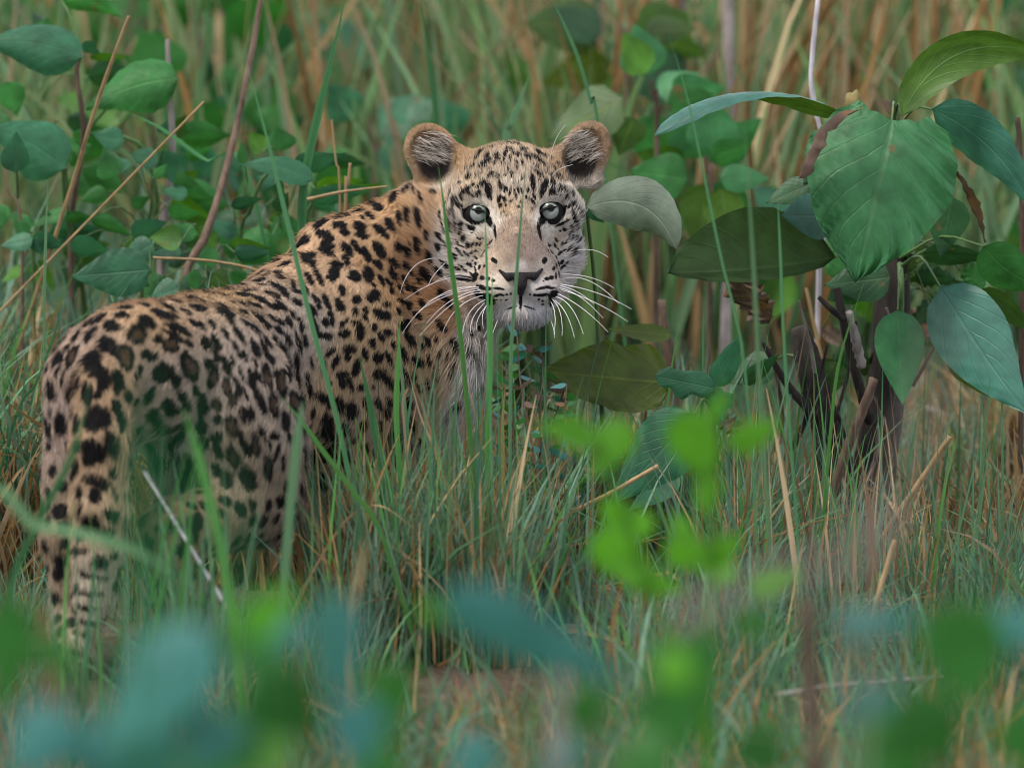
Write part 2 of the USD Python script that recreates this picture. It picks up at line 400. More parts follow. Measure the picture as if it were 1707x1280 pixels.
def grid_field(lo, n, h):
    F = np.full(n, 1e3, np.float64)
    ax = [lo[i] + h * np.arange(n[i]) for i in range(3)]
    for pr in PRIMS:
        if pr[0] == 'rc':
            a, ra, b, rb = pr[1]
            bl, bh = np.minimum(a - ra, b - rb), np.maximum(a + ra, b + rb)
        else:
            c, r, _ = pr[1]
            e = max(r[0], r[1]); e = np.array([e, e, r[2]]); bl, bh = c - e, c + e
        pad = pr[2] + 3 * h
        i0 = [max(0, int((bl[i] - pad - lo[i]) / h)) for i in range(3)]
        i1 = [min(n[i], int((bh[i] + pad - lo[i]) / h) + 2) for i in range(3)]
        s = tuple(slice(x, y) for x, y in zip(i0, i1))
        g = np.stack(np.meshgrid(ax[0][s[0]], ax[1][s[1]], ax[2][s[2]], indexing='ij'), -1)
        F[s] = blend(F[s], prim_d(pr, g), pr)
    return F


def surface_nets(F, lo, h):
    ins = F < 0
    n = np.array(F.shape)
    c8 = [ins[i:n[0] - 1 + i, j:n[1] - 1 + j, k:n[2] - 1 + k] for i in (0, 1) for j in (0, 1) for k in (0, 1)]
    cnt = sum(x.astype(np.int8) for x in c8)
    cells = np.argwhere((cnt > 0) & (cnt < 8))
    idx = np.full(n - 1, -1, np.int64)
    idx[tuple(cells.T)] = np.arange(len(cells))
    acc = np.zeros((len(cells), 3)); num = np.zeros(len(cells))
    cor = [np.array([i, j, k]) for i in (0, 1) for j in (0, 1) for k in (0, 1)]
    val = [F[tuple((cells + c).T)] for c in cor]
    for a in range(8):
        for b in range(a + 1, 8):
            if np.abs(cor[a] - cor[b]).sum() == 1:
                m_ = (val[a] < 0) != (val[b] < 0)
                t = val[a][m_] / (val[a][m_] - val[b][m_])
                acc[m_] += cells[m_] + cor[a] + t[:, None] * (cor[b] - cor[a]); num[m_] += 1
    v = lo + h * acc / num[:, None]
    fs = []
    for ax_ in range(3):
        o = [0, 0, 0]; o[ax_] = 1
        s0 = tuple(slice(1, n[i] - 1) if i != ax_ else slice(0, n[i] - 1) for i in range(3))
        s1 = tuple(slice(1, n[i] - 1) if i != ax_ else slice(1, n[i]) for i in range(3))
        A, B = ins[s0], ins[s1]
        e = np.argwhere(A != B)
        flip = A[tuple(e.T)]
        e = e + [1 if i != ax_ else 0 for i in range(3)]
        u, w = [(1, 2), (2, 0), (0, 1)][ax_]
        du = np.zeros(3, int); du[u] = 1; dw = np.zeros(3, int); dw[w] = 1
        q = np.stack([idx[tuple((e - du - dw).T)], idx[tuple((e - dw).T)], idx[tuple(e.T)], idx[tuple((e - du).T)]], 1)
        q[~flip] = q[~flip][:, ::-1]
        fs.append(q)
    q = np.vstack(fs)
    return v, np.vstack([q[:, [0, 1, 2]], q[:, [0, 2, 3]]])


def grad(p, e=1.0):
    g = np.stack([sdf(p + d_) - sdf(p - d_) for d_ in np.eye(3) * e], -1)
    return g / (np.linalg.norm(g, axis=-1, keepdims=True) + 1e-9)


def settle(p, steps=2):
    for _ in range(steps):
        d = np.clip(sdf(p), -4, 4)
        p = p - grad(p) * d[:, None]
    return p


LO = np.array([20.0, 180.0, -290.0]); H = 5.0
vb, fb = surface_nets(grid_field(LO, (205, 188, 240), H), LO, H)
lv = trimesh.Trimesh(vb, fb, process=False)
big = max(trimesh.graph.connected_components(lv.face_adjacency, nodes=np.arange(len(fb))), key=len)
lv = trimesh.Trimesh(vb, fb[np.sort(big)], process=False); lv.remove_unreferenced_vertices()
vb, fb = np.array(lv.vertices), np.array(lv.faces)
vb = settle(vb, 1)
for _ in range(2):                                       # the head is meshed finer
    c = vb[fb].mean(1)
    head = np.nonzero((c[:, 0] > 665) & (c[:, 0] < 1030) & (c[:, 1] < 565) & (c[:, 2] > -150 + 0 * c[:, 2]) & (c[:, 2] < 200))[0]
    edge = np.linalg.norm(vb[fb[head]] - vb[fb[head]][:, [1, 2, 0]], axis=2).max(1)
    vb, fb = trimesh.remesh.subdivide(vb, fb, face_index=head[edge > 2.5])
    vb, fb = np.asarray(vb), np.asarray(fb)
mm = trimesh.Trimesh(vb, fb, process=False); mm.merge_vertices(digits_vertex=4)
vb, fb = np.array(mm.vertices), np.array(mm.faces)
hd = (vb[:, 0] > 660) & (vb[:, 0] < 1035) & (vb[:, 1] < 570) & (vb[:, 2] > -155)
vb[hd] = settle(vb[hd], 2)
nrm0 = np.array(trimesh.Trimesh(vb, fb, process=False).vertex_normals)
soft = ~hd
vb[soft] += nrm0[soft] * ((fbm(vb[soft] * 0.018, 3, 3) - 0.5) * 9)[:, None]     # muscle and loose skin
if trimesh.Trimesh(vb, fb, process=False).volume < 0:
    fb = fb[:, ::-1]
body = trimesh.Trimesh(vb, fb, process=False)
body_n = np.array(body.vertex_normals)
world_mesh = trimesh.Trimesh(to_world(vb), fb, process=False)
if world_mesh.volume < 0:      # the frame is left-handed
    fb = fb[:, ::-1]; world_mesh = trimesh.Trimesh(to_world(vb), fb, process=False)
INTER = trimesh.ray.ray_pyembree.RayMeshIntersector(world_mesh) if hasattr(trimesh.ray, 'ray_pyembree') else world_mesh.ray


def hit(px, py):
    """Frame position and face of the first point of the coat seen at each pixel (nan where none)."""
    d = ray(px, py); d = d / np.linalg.norm(d, axis=-1, keepdims=True)
    loc, ri, ti = INTER.intersects_location(np.broadcast_to(EYE, d.shape).copy(), d, multiple_hits=False)
    p = np.full(d.shape, np.nan); tri = np.full(len(d), -1)
    p[ri] = to_frame(loc); tri[ri] = ti
    return p, tri


# ---- markings: centre, half length, half width, angle of every spot, per photographed patch (origin, scale)
SPOTS = []


def spots(ox, oy, k, rows, ring=0):
    for r in rows:
        x, y, a, b, ang = r[:5]
        SPOTS.append((ox + x / k, oy + y / k, a / k, b / k, ang, r[5] if len(r) > 5 else ring))


spots(480, 280, 6.565, [(355,595,85,35,-25),(170,800,85,40,-40),(70,890,60,35,-45),(610,515,65,38,10),(565,620,75,42,10),(620,700,55,38,40),(405,735,105,52,25),(420,890,82,68,20),(790,640,75,55,40),(815,740,80,35,15),(890,520,60,30,30),(815,540,35,20,30),(975,420,60,45,40),(1155,310,80,35,-60),(1300,220,85,28,-60),(1200,210,40,25,-30),(1020,690,110,42,42),(1120,620,100,48,60),(1215,550,80,30,80),(1300,520,95,32,85),(1420,545,105,32,82),(1440,330,70,20,75),(1370,240,50,15,80),(1000,900,95,60,55),(650,900,90,45,50),(635,1010,75,38,75),(745,870,85,32,60),(850,940,85,38,60),(220,980,80,60,-20),(275,1040,60,35,60),(495,1160,95,62,-70),(335,1190,100,38,65),(230,1210,95,35,60),(735,1180,75,60,20),(880,1170,88,52,80),(990,1060,70,35,45),(1165,1040,75,38,50),(1210,880,60,35,60),(1300,930,70,35,70),(1330,860,60,15,80),(1410,860,95,35,80),(1280,1070,50,20,75),(1340,1120,80,25,70),(1155,1170,75,38,60),(1020,1220,60,30,60),(1100,1250,50,25,50),(1500,1180,95,45,55),(1540,980,70,30,75),(1640,1140,60,25,60),(1430,1240,50,20,70),(1280,1230,60,25,60),(1510,740,60,25,80),(1090,230,60,30,-35),(760,440,60,25,-20),(900,385,60,25,-15)])
spots(500, 470, 6.565, [(465,85,70,35,75),(40,70,80,30,65),(190,230,95,28,62),(290,220,90,30,65),(345,400,80,25,75),(120,290,60,25,60),(440,260,85,55,60),(615,190,58,52,0),(605,325,52,32,80),(810,145,75,62,-20),(790,215,30,20,70),(725,315,50,30,75),(720,400,45,25,55),(870,355,75,48,50),(950,250,35,30,0),(965,370,45,35,90),(1000,100,40,32,70),(905,20,45,25,50),(985,15,40,20,50),(1120,225,45,30,40),(1185,265,45,35,60),(1175,60,60,25,70),(1255,90,70,25,70),(1100,90,60,18,60),(1340,240,55,30,75),(1075,320,40,25,80),(1280,370,60,30,40),(1560,150,75,40,60),(1620,240,60,35,60),(1140,480,70,50,-60),(465,455,65,28,-40),(470,570,70,38,-15),(280,450,50,35,60),(270,590,75,40,10),(640,470,75,35,35),(655,570,65,45,85),(815,495,42,38,60),(960,555,55,38,40),(880,600,55,30,70),(790,680,62,40,55),(330,770,65,35,-40),(390,870,80,35,-70),(525,740,65,45,0),(515,810,50,30,75),(715,790,75,32,75),(850,830,55,60,0),(980,850,90,25,65),(1020,690,50,25,80),(1130,790,95,35,70),(1205,640,85,42,55),(1335,700,35,22,70),(1400,660,70,30,60),(1550,490,75,35,50),(1485,610,50,20,75),(1270,870,65,45,75),(1410,860,60,22,75),(610,940,100,42,-75),(455,1110,70,35,85),(545,1120,85,30,70),(470,1010,50,35,0),(870,1010,70,65,10),(980,1110,80,40,60),(1150,1010,100,30,50),(1195,1080,70,25,80),(1120,1160,80,38,80),(320,1110,40,25,80),(670,1160,45,38,80),(800,1160,35,20,80),(1480,1010,75,20,85),(1395,1120,60,20,80),(1250,1030,45,20,70),(1600,830,40,25,80),(1660,920,35,30,0),(1640,1030,45,22,80),(1690,680,60,40,55),(240,1250,60,40,20),(40,640,90,22,80),(150,500,100,15,75),(130,900,90,18,80)])
spots(560, 620, 6.565, [(40,370,90,38,85),(170,430,100,50,88),(330,350,75,40,65),(470,360,80,35,75),(590,340,60,35,75),(570,460,60,40,80),(100,640,55,35,75),(490,600,60,22,80),(790,350,70,45,70),(790,490,50,30,90),(840,610,75,38,85),(940,770,50,30,60),(1060,270,55,25,80),(1010,160,55,20,80),(900,170,60,20,70),(1320,370,65,45,65),(1240,40,45,18,80),(1560,170,38,22,75),(1500,230,40,15,60),(1200,500,60,20,70),(1390,180,40,20,60),(150,780,40,20,80),(60,920,130,60,80),(650,880,50,25,80),(800,960,60,20,80),(1245,190,40,15,80),(1420,380,40,15,75),(330,850,60,35,80),(480,900,70,40,85),(300,1080,80,50,80),(600,1080,70,40,85)])
spots(330, 600, 5.82, [(140,170,110,60,-75,1),(275,270,100,45,80,1),(180,430,70,55,60,1),(185,580,60,48,80),(345,390,90,42,-70,1),(390,270,100,28,75),(280,60,95,28,68),(440,530,80,42,85),(520,510,80,28,70),(500,600,55,15,80),(320,640,120,60,75,1),(430,780,90,42,80),(175,760,60,65,0),(195,880,90,50,60),(340,940,130,65,75,1),(560,820,130,42,80,1),(625,710,90,28,72),(610,400,130,38,70),(735,440,130,48,80,1),(740,740,55,50,0),(765,900,90,25,-75),(810,230,170,50,80,1),(665,160,130,45,78,1),(880,130,90,30,75),(850,590,110,42,85),(935,400,110,45,85,1),(1010,400,90,28,82),(970,190,100,25,80),(1070,250,140,28,80),(540,250,120,40,65),(460,330,100,15,65),(425,150,95,20,65),(540,140,60,18,60),(590,170,90,18,68),(945,790,70,28,85),(880,750,60,20,85),(820,1000,90,18,88),(680,1050,130,45,85),(480,1150,130,80,70),(190,1080,80,50,60),(270,1180,90,65,70),(30,440,110,55,80),(40,640,90,40,90),(40,820,70,35,90),(690,830,50,20,75),(1200,370,55,40,60),(1375,440,80,38,85),(1480,500,85,45,85),(1250,600,80,55,70),(1260,720,85,65,20),(1425,670,60,35,80),(1345,940,135,100,20),(1085,920,100,90,0),(1190,1180,130,90,20),(1500,780,40,30,0),(960,560,60,25,80),(1110,520,50,20,-75),(480,870,80,40,75)])
spots(330, 430, 6.4, [(855,170,60,42,30),(870,320,140,40,35),(800,400,105,38,25,1),(690,460,170,30,28),(830,520,50,30,50),(600,500,80,25,20),(470,385,75,25,10),(560,340,80,18,-10),(430,310,110,25,-25),(660,240,80,25,-25),(900,510,90,28,40),(1010,600,60,22,60),(480,570,60,25,15),(660,640,115,30,45),(730,720,70,35,60),(800,640,70,25,40),(890,690,50,28,45),(970,680,70,28,60),(860,770,65,32,50),(560,720,130,28,40),(640,760,50,20,50),(300,570,110,35,25),(340,660,80,28,45),(230,500,90,25,10),(440,820,110,38,55),(300,820,90,30,60),(960,870,85,28,75),(1070,910,130,30,75),(1150,890,90,25,80),(610,960,110,40,65),(750,900,90,25,60),(840,930,130,30,72),(910,960,80,25,65),(720,990,140,30,68),(790,1090,70,32,70),(410,970,110,30,65),(500,1050,70,25,65),(610,1120,60,22,70),(370,1090,75,22,70),(300,1140,110,42,68),(190,900,110,38,62),(200,1050,80,32,72),(1050,1110,110,28,82),(980,1150,120,25,75),(950,1120,90,18,75),(720,1180,70,40,75),(880,1230,70,50,0),(1220,560,80,38,55),(1250,700,110,22,70),(1190,220,95,38,60),(1130,310,95,30,60),(1020,290,85,28,70),(1060,470,70,35,35),(1260,440,75,30,50),(1100,720,90,25,75),(560,1220,60,20,70),(450,1200,60,18,70),(70,900,50,60,0),(100,1130,60,60,0),(150,700,60,30,60),(30,480,60,50,0),(20,710,60,30,20),(190,1200,80,35,85),(930,60,70,25,-20)])
spots(60, 480, 5.817, [(740,150,95,30,-25),(960,130,95,18,5),(860,185,75,22,0),(830,260,80,35,5),(730,370,80,52,5),(600,300,90,28,-35),(535,455,85,45,-45),(1090,330,100,45,40),(990,450,100,80,90,1),(690,550,90,82,30),(525,690,100,75,-50),(870,670,130,78,85,1),(1230,250,105,38,20),(1270,175,110,28,25),(1395,400,120,40,25),(1350,470,150,25,30),(1480,540,60,25,50),(1300,550,75,70,0,1),(1180,500,40,40,0),(1125,670,35,50,60),(1060,640,50,45,0),(1240,820,95,90,0),(650,870,115,70,80),(540,850,40,25,-20),(800,900,100,55,75),(780,1000,50,25,85),(500,1040,115,55,85),(585,1050,38,38,0),(360,930,130,45,-80,1),(350,660,110,48,-65,1),(220,560,110,28,-50),(395,460,80,22,-50),(400,340,120,25,-50),(480,280,60,15,-40),(190,700,90,28,-65),(240,690,50,22,-70),(205,810,60,28,-65),(140,990,100,42,85),(255,890,80,22,-85),(60,920,90,22,90),(300,580,50,20,-60),(600,1220,110,90,20),(770,1150,65,48,80),(900,1060,60,35,85),(1300,1170,80,70,60),(1500,760,140,75,65,1),(1550,1000,60,35,70),(1630,1130,110,40,80),(1440,1100,110,45,65),(1550,350,90,28,35),(1640,540,80,45,70),(1660,740,60,40,80),(1680,920,60,35,80),(1360,130,50,28,20),(1450,230,60,22,30),(1580,190,90,35,10),(1100,1040,90,40,-60),(1140,1240,70,60,0),(90,1260,60,35,80),(230,1260,50,45,80),(1000,90,90,12,0),(1270,60,100,10,5)])
spots(60, 680, 4.572, [(460,100,90,76,0),(640,60,70,25,80),(660,120,60,25,-85),(400,300,70,50,-60),(470,340,75,60,60),(400,380,50,60,0),(580,280,100,50,75),(305,300,50,28,-75),(295,470,70,25,-80),(305,120,70,22,-85),(460,560,105,42,15),(450,670,45,55,0),(520,600,40,28,50),(330,650,50,25,-80),(580,500,45,28,80),(600,660,50,18,75),(420,890,75,72,0),(575,820,55,48,50),(545,960,50,45,40),(335,790,60,15,-80),(185,140,75,45,80),(90,150,80,25,75),(95,290,40,20,80),(490,1180,60,50,0),(290,1090,45,30,0),(590,1130,30,25,0),(185,790,60,55,0),(200,600,50,40,0),(930,130,75,42,60),(1060,260,100,45,-50),(950,430,60,55,0),(1180,560,100,90,0),(1040,20,55,45,0),(1255,150,50,50,0),(1260,270,60,50,0),(920,560,50,50,0),(1220,870,80,55,-70),(960,930,60,25,25),(1060,890,70,45,40),(1100,1080,60,40,20),(1180,990,60,50,0),(340,1250,40,16,-10),(440,1290,90,22,8),(420,1420,90,20,5),(400,1530,80,22,8),(390,1640,60,22,10),(380,1730,35,30,0)])
spots(670, 470, 7.53, [(505,150,60,45,60),(580,270,60,40,60),(470,520,45,30,60),(530,590,45,30,50),(650,800,90,45,60),(430,730,45,25,75),(330,760,80,28,60),(330,1000,60,22,80),(450,930,50,20,75),(630,1060,30,30,0),(590,1170,45,18,85),(840,880,75,35,60),(920,1000,50,25,30),(1030,1030,40,30,40),(960,590,40,25,90),(870,650,40,20,70),(960,830,35,20,80),(410,1160,80,18,85),(250,820,45,25,60),(545,950,50,20,80)])
N_BODY_SPOTS = len(SPOTS)
spots(700, 220, 8, [(745,140,70,25,-30),(850,170,50,25,-25),(690,230,45,18,-30),(830,255,40,14,-20),(900,310,45,22,-45),(1025,315,38,32,-10),(770,320,60,16,-50),(870,415,100,35,-35),(1030,390,55,20,-40),(710,460,50,16,-50),(620,500,28,18,-40),(645,595,45,30,-50),(915,490,30,14,-30),(765,590,35,14,-35),(820,545,25,12,-35),(940,570,60,28,-40),(1040,595,40,25,-10),(1110,430,35,14,-20),(1140,300,70,20,-75),(1205,345,35,18,80),(1070,715,70,22,80),(1140,765,42,30,-70),(1205,790,65,15,-75),(1265,800,45,15,90),(1060,890,48,25,-70),(1125,900,35,22,70),(1070,985,35,20,-60),(1150,970,25,12,-70),(1215,925,25,15,-30),(820,700,80,28,-30),(910,750,75,48,70),(915,850,70,28,60),(795,820,45,35,45),(715,850,45,18,5),(655,795,50,28,-45),(585,790,90,25,-52),(690,720,60,12,-40),(510,705,55,22,-55),(405,820,50,15,-65),(460,920,65,18,-68),(490,940,50,15,-68),(350,970,55,18,-75),(390,1070,50,22,-65),(445,1070,55,18,85),(255,1090,50,15,-75),(280,1180,70,14,80),(390,1220,70,28,80),(460,1240,80,14,88),(540,1230,38,25,-35),(1115,1065,18,12,0),(1080,1090,20,8,90),(1155,1115,18,8,90),(165,800,50,30,0),(1180,500,20,8,60),(1140,570,20,20,0),(1230,560,40,15,70),(1250,680,20,15,0),(1200,160,60,18,0),(950,210,60,14,-10),(1080,165,50,14,5),(940,100,60,15,0),(590,140,80,20,-15)])
spots(840, 220, 8, [(50,150,40,30,0),(185,165,45,20,5),(340,190,60,20,12),(260,240,50,25,5),(500,205,45,14,10),(490,295,80,30,30),(195,310,35,25,20),(320,340,45,30,25),(465,380,105,26,40),(435,455,50,16,40),(660,490,55,16,38),(600,560,60,14,28),(455,550,75,24,35),(735,600,50,18,40),(380,580,22,18,30),(255,610,25,22,0),(380,680,90,28,80),(390,760,45,22,80),(320,780,30,22,60),(235,790,40,18,80),(185,770,40,14,80),(145,790,38,12,85),(85,790,60,18,-75),(165,880,38,12,85),(405,860,45,16,65),(380,930,55,20,48),(300,870,25,20,50),(95,925,25,14,-40),(230,945,22,12,60),(195,1000,20,18,0),(365,1030,22,10,70),(535,740,100,38,-72),(480,650,30,15,45),(640,700,55,25,70),(650,790,40,40,0),(610,825,28,10,-80),(745,770,32,28,0),(730,840,45,10,5),(800,760,80,16,48),(860,870,70,10,60),(590,670,40,14,30),(690,700,50,15,50),(915,820,45,15,60),(980,850,60,14,70),(960,970,50,12,70),(910,1020,40,10,75),(935,1130,75,22,80),(1030,1090,70,14,68),(980,1220,60,14,80),(850,1175,18,16,0),(760,1225,70,15,-25),(250,420,35,16,75),(60,410,25,10,75),(180,400,25,10,70),(145,400,25,10,80),(60,500,35,10,80),(170,480,30,10,70),(90,570,40,12,70),(130,680,18,10,70),(195,680,18,8,80),(100,240,30,20,90),(130,290,25,15,80),(85,350,30,14,80),(50,215,25,15,0),(620,360,40,14,50),(720,430,40,15,30),(860,670,60,20,20)])
spots(700, 370, 8, [(240,180,45,32,50),(265,235,25,14,75),(235,340,55,30,75),(330,300,50,20,70),(320,120,45,20,85),(535,120,45,25,-75),(575,225,50,28,-80),(495,270,45,14,60),(560,325,35,8,30),(635,310,40,26,85),(700,305,38,18,-65),(755,300,35,15,-65),(805,300,32,13,-65),(685,415,26,18,-70),(740,385,22,14,-60),(775,405,18,8,-30),(525,400,65,16,50),(620,425,55,14,40),(445,465,45,35,60),(735,460,18,12,80),(755,485,18,12,70),(700,520,18,10,-60),(635,565,28,16,85),(675,580,32,18,75),(740,555,20,16,60),(740,635,45,12,80),(795,605,35,15,-80),(860,590,20,20,0),(985,510,38,25,35),(1015,545,18,12,70),(745,710,32,30,0),(825,740,28,30,0),(905,755,25,25,0),(980,780,22,18,0),(690,700,45,12,50),(800,860,65,22,10),(860,890,60,22,10),(920,890,35,22,0),(1050,890,70,16,8),(770,930,60,14,35),(1030,980,50,18,-20),(1090,975,35,12,10),(1160,970,18,12,0),(1215,960,14,14,0),(1020,1040,15,8,0),(1080,1040,14,8,0),(1150,1040,14,8,0),(340,580,75,30,40),(300,530,50,20,20),(490,615,45,20,25),(585,625,70,14,45),(810,230,35,10,-20),(690,85,50,25,15),(650,45,60,12,20),(700,145,25,10,-20),(930,280,60,10,-45),(910,345,20,8,-30),(860,390,30,8,-50),(820,450,25,8,-30),(770,215,20,8,0),(400,60,60,22,85),(410,280,35,14,85),(640,760,150,32,5),(800,985,110,36,15),(930,1050,70,55,40)])
spots(820, 370, 8, [(705,515,42,28,-65),(825,620,25,18,-60),(935,535,35,18,-60),(890,555,35,12,75),(965,580,80,12,-40),(940,295,25,22,-40),(990,270,25,14,-70),(1040,355,55,18,-52),(1085,405,60,22,-60),(965,380,40,14,-30),(905,415,35,14,-50),(885,365,22,12,60),(840,310,40,12,65),(860,240,35,16,60),(910,120,18,14,0),(965,100,32,18,55),(1065,90,45,14,85),(1035,175,45,14,-85),(1080,205,35,14,-80),(1130,210,35,12,85),(1140,60,60,14,85),(1185,90,40,10,85),(895,700,45,14,85),(855,720,40,12,90),(795,740,30,26,0),(735,760,28,22,0),(690,790,12,10,0),(680,880,85,18,-15),(790,880,65,14,0),(680,975,80,20,-5),(570,975,20,16,0),(510,970,12,10,0),(625,1035,16,14,0),(675,1055,14,14,0),(680,1100,16,12,0),(830,960,55,40,-20),(790,1075,60,26,80),(760,320,25,8,50),(745,370,30,8,60),(800,400,35,8,50),(860,470,30,8,70),(770,300,30,8,45),(860,580,35,10,80),(1165,240,40,10,-60),(900,40,60,15,-10)])
# eye rims, tear marks, lip and nose-to-lip lines
spots(0, 0, 1, [(815,368,11,4.5,62),(773,349,7,3.2,10),(903,369,8,5,-70),(943,346,6.5,3.2,-10),(899,385,14,2.2,80),(826,388,12,1.8,85),(868,499,13,2.6,90),(853,513,9,1.3,-18),(883,513,9,1.3,18)])

SPOTS = np.array(SPOTS)
HALF = np.arange(len(SPOTS)) >= N_BODY_SPOTS
cen, ctri = hit(SPOTS[:, 0], SPOTS[:, 1])
okc = ~np.isnan(cen[:, 0])
fn = np.cross(vb[fb[:, 1]] - vb[fb[:, 0]], vb[fb[:, 2]] - vb[fb[:, 0]]); fn /= np.linalg.norm(fn, axis=1, keepdims=True) + 1e-9
# smoothed face normals point out of the body in the frame
fn_s = np.array(body_n)[fb].mean(1); fn_s /= np.linalg.norm(fn_s, axis=1, keepdims=True) + 1e-9
if np.mean(((vb[fb].mean(1) - vb.mean(0)) * fn_s).sum(1)) < 0:
    fn_s = -fn_s; body_n = -body_n

# spots on the sides of the animal turned away from the photograph: scattered evenly, clear of the seen ones
FAR = []
tree_c = cKDTree(cen[okc])
area = np.linalg.norm(np.cross(vb[fb[:, 1]] - vb[fb[:, 0]], vb[fb[:, 2]] - vb[fb[:, 0]]), axis=1) / 2
cc = R.choice(len(fb), 6000, p=area / area.sum())
cpos = vb[fb[cc]].mean(1)
far_ok = tree_c.query(cpos)[0] > 27
kept = []
for i in np.nonzero(far_ok)[0]:
    if (cpos[i][1] < 570 and cpos[i][0] > 640 and cpos[i][2] > -170) or (cpos[i][0] > 720 and cpos[i][1] > 520):
        continue
    if all(np.sum((cpos[i] - k) ** 2) > 24 ** 2 for k in kept):
        kept.append(cpos[i]); FAR.append((cpos[i], fn_s[cc[i]], 10 + 5 * R.random()))

# ---- coat colours (albedo), from what the photographed light coat shows where
CP = [(250,520,(196,160,122)),(120,600,(185,160,148)),(100,700,(170,150,145)),(170,640,(190,158,126)),(165,760,(184,154,124)),(165,860,(196,170,140)),(160,980,(200,190,175)),(300,640,(185,165,155)),(280,760,(170,165,160)),(420,620,(172,156,152)),(400,760,(148,134,120)),(480,700,(168,154,146)),
      (400,490,(190,156,116)),(330,500,(186,154,118)),(450,500,(196,168,148)),(480,560,(172,158,154)),(520,400,(208,172,136)),(600,370,(212,172,130)),(560,460,(205,170,138)),(520,540,(180,168,160)),(660,340,(200,158,112)),(690,300,(192,160,124)),(690,400,(186,142,98)),(706,380,(178,136,98)),(700,340,(184,146,108)),(712,325,(186,146,106)),(709,430,(180,130,84)),(722,485,(178,128,84)),(712,300,(176,136,96)),(735,505,(176,128,86)),(640,470,(188,148,106)),(700,470,(185,135,88)),(700,560,(180,150,120)),(620,560,(196,165,128)),(560,640,(190,160,125)),(600,720,(180,158,140)),(540,800,(175,152,125)),(690,680,(180,165,150)),(738,600,(186,164,138)),(705,610,(188,154,112)),(740,530,(186,142,98)),(720,660,(184,160,132)),(780,620,(200,198,206)),(760,680,(204,202,210)),(710,780,(198,196,204)),(780,560,(190,186,190)),(560,900,(175,155,135)),(300,900,(150,128,92)),(420,800,(140,126,110)),(340,830,(146,128,104)),(330,1000,(140,120,92)),(105,900,(150,132,112)),
      (852,270,(196,176,154)),(800,290,(196,174,150)),(905,290,(196,174,152)),(855,310,(222,206,188)),(775,312,(200,176,146)),(778,270,(188,156,120)),(928,275,(188,156,122)),(760,330,(205,190,176)),(940,330,(200,192,186)),(845,345,(205,175,140)),(885,350,(196,172,146)),(860,380,(186,160,140)),(866,395,(132,112,102)),(866,375,(146,124,108)),(848,400,(148,126,110)),(888,400,(138,118,108)),(832,412,(166,144,126)),(900,412,(152,134,126)),(838,390,(168,146,126)),(896,392,(160,142,132)),(828,445,(188,166,146)),(868,425,(136,117,108)),(868,412,(132,113,104)),(850,430,(146,126,112)),(886,430,(138,120,112)),(845,420,(168,146,128)),(890,420,(152,134,128)),(800,340,(216,204,190)),(915,340,(214,206,196)),(823,370,(240,232,222)),(896,365,(238,232,226)),(790,383,(236,228,218)),(922,378,(232,226,220)),(770,400,(205,190,176)),(800,405,(196,176,150)),(930,395,(196,178,160)),(740,400,(216,206,198)),(735,430,(222,214,208)),(765,450,(220,212,206)),(955,400,(214,208,208)),(960,425,(206,202,206)),(945,440,(204,198,200)),(820,430,(210,186,160)),(905,440,(200,186,176)),(835,460,(220,206,190)),(830,490,(216,205,192)),(900,485,(208,202,204)),(868,442,(196,188,186)),(860,520,(205,200,202)),(840,540,(205,203,212)),(895,535,(200,200,214)),(755,370,(205,192,180)),
      (684,250,(164,134,104)),(745,230,(170,130,90)),(700,210,(150,118,86)),(938,225,(170,132,94)),(1002,212,(160,128,95)),(1011,255,(172,140,108)),(762,262,(176,140,98)),(950,235,(172,138,104)),(985,205,(150,122,94)),(730,300,(210,190,160)),(740,310,(216,206,195)),(975,310,(210,200,190)),(990,330,(170,135,105))]
CPA = np.array([(a, b) for a, b, _ in CP], float); CPC = np.array([lin(c) for _, _, c in CP]); CPC = CPC * 0.80 + 0.20 * CPC.mean(1, keepdims=True); CPC = CPC * np.where((CPA[:, :1] > 690) & (CPA[:, 1:] < 560), [1.0, 0.98, 0.95], [1.03, 0.99, 0.90])
cph, _ = hit(CPA[:, 0], CPA[:, 1])
okp = ~np.isnan(cph[:, 0])
COAT_K = 0.69
tree_p = cKDTree(cph[okp]); CPK = CPC[okp]


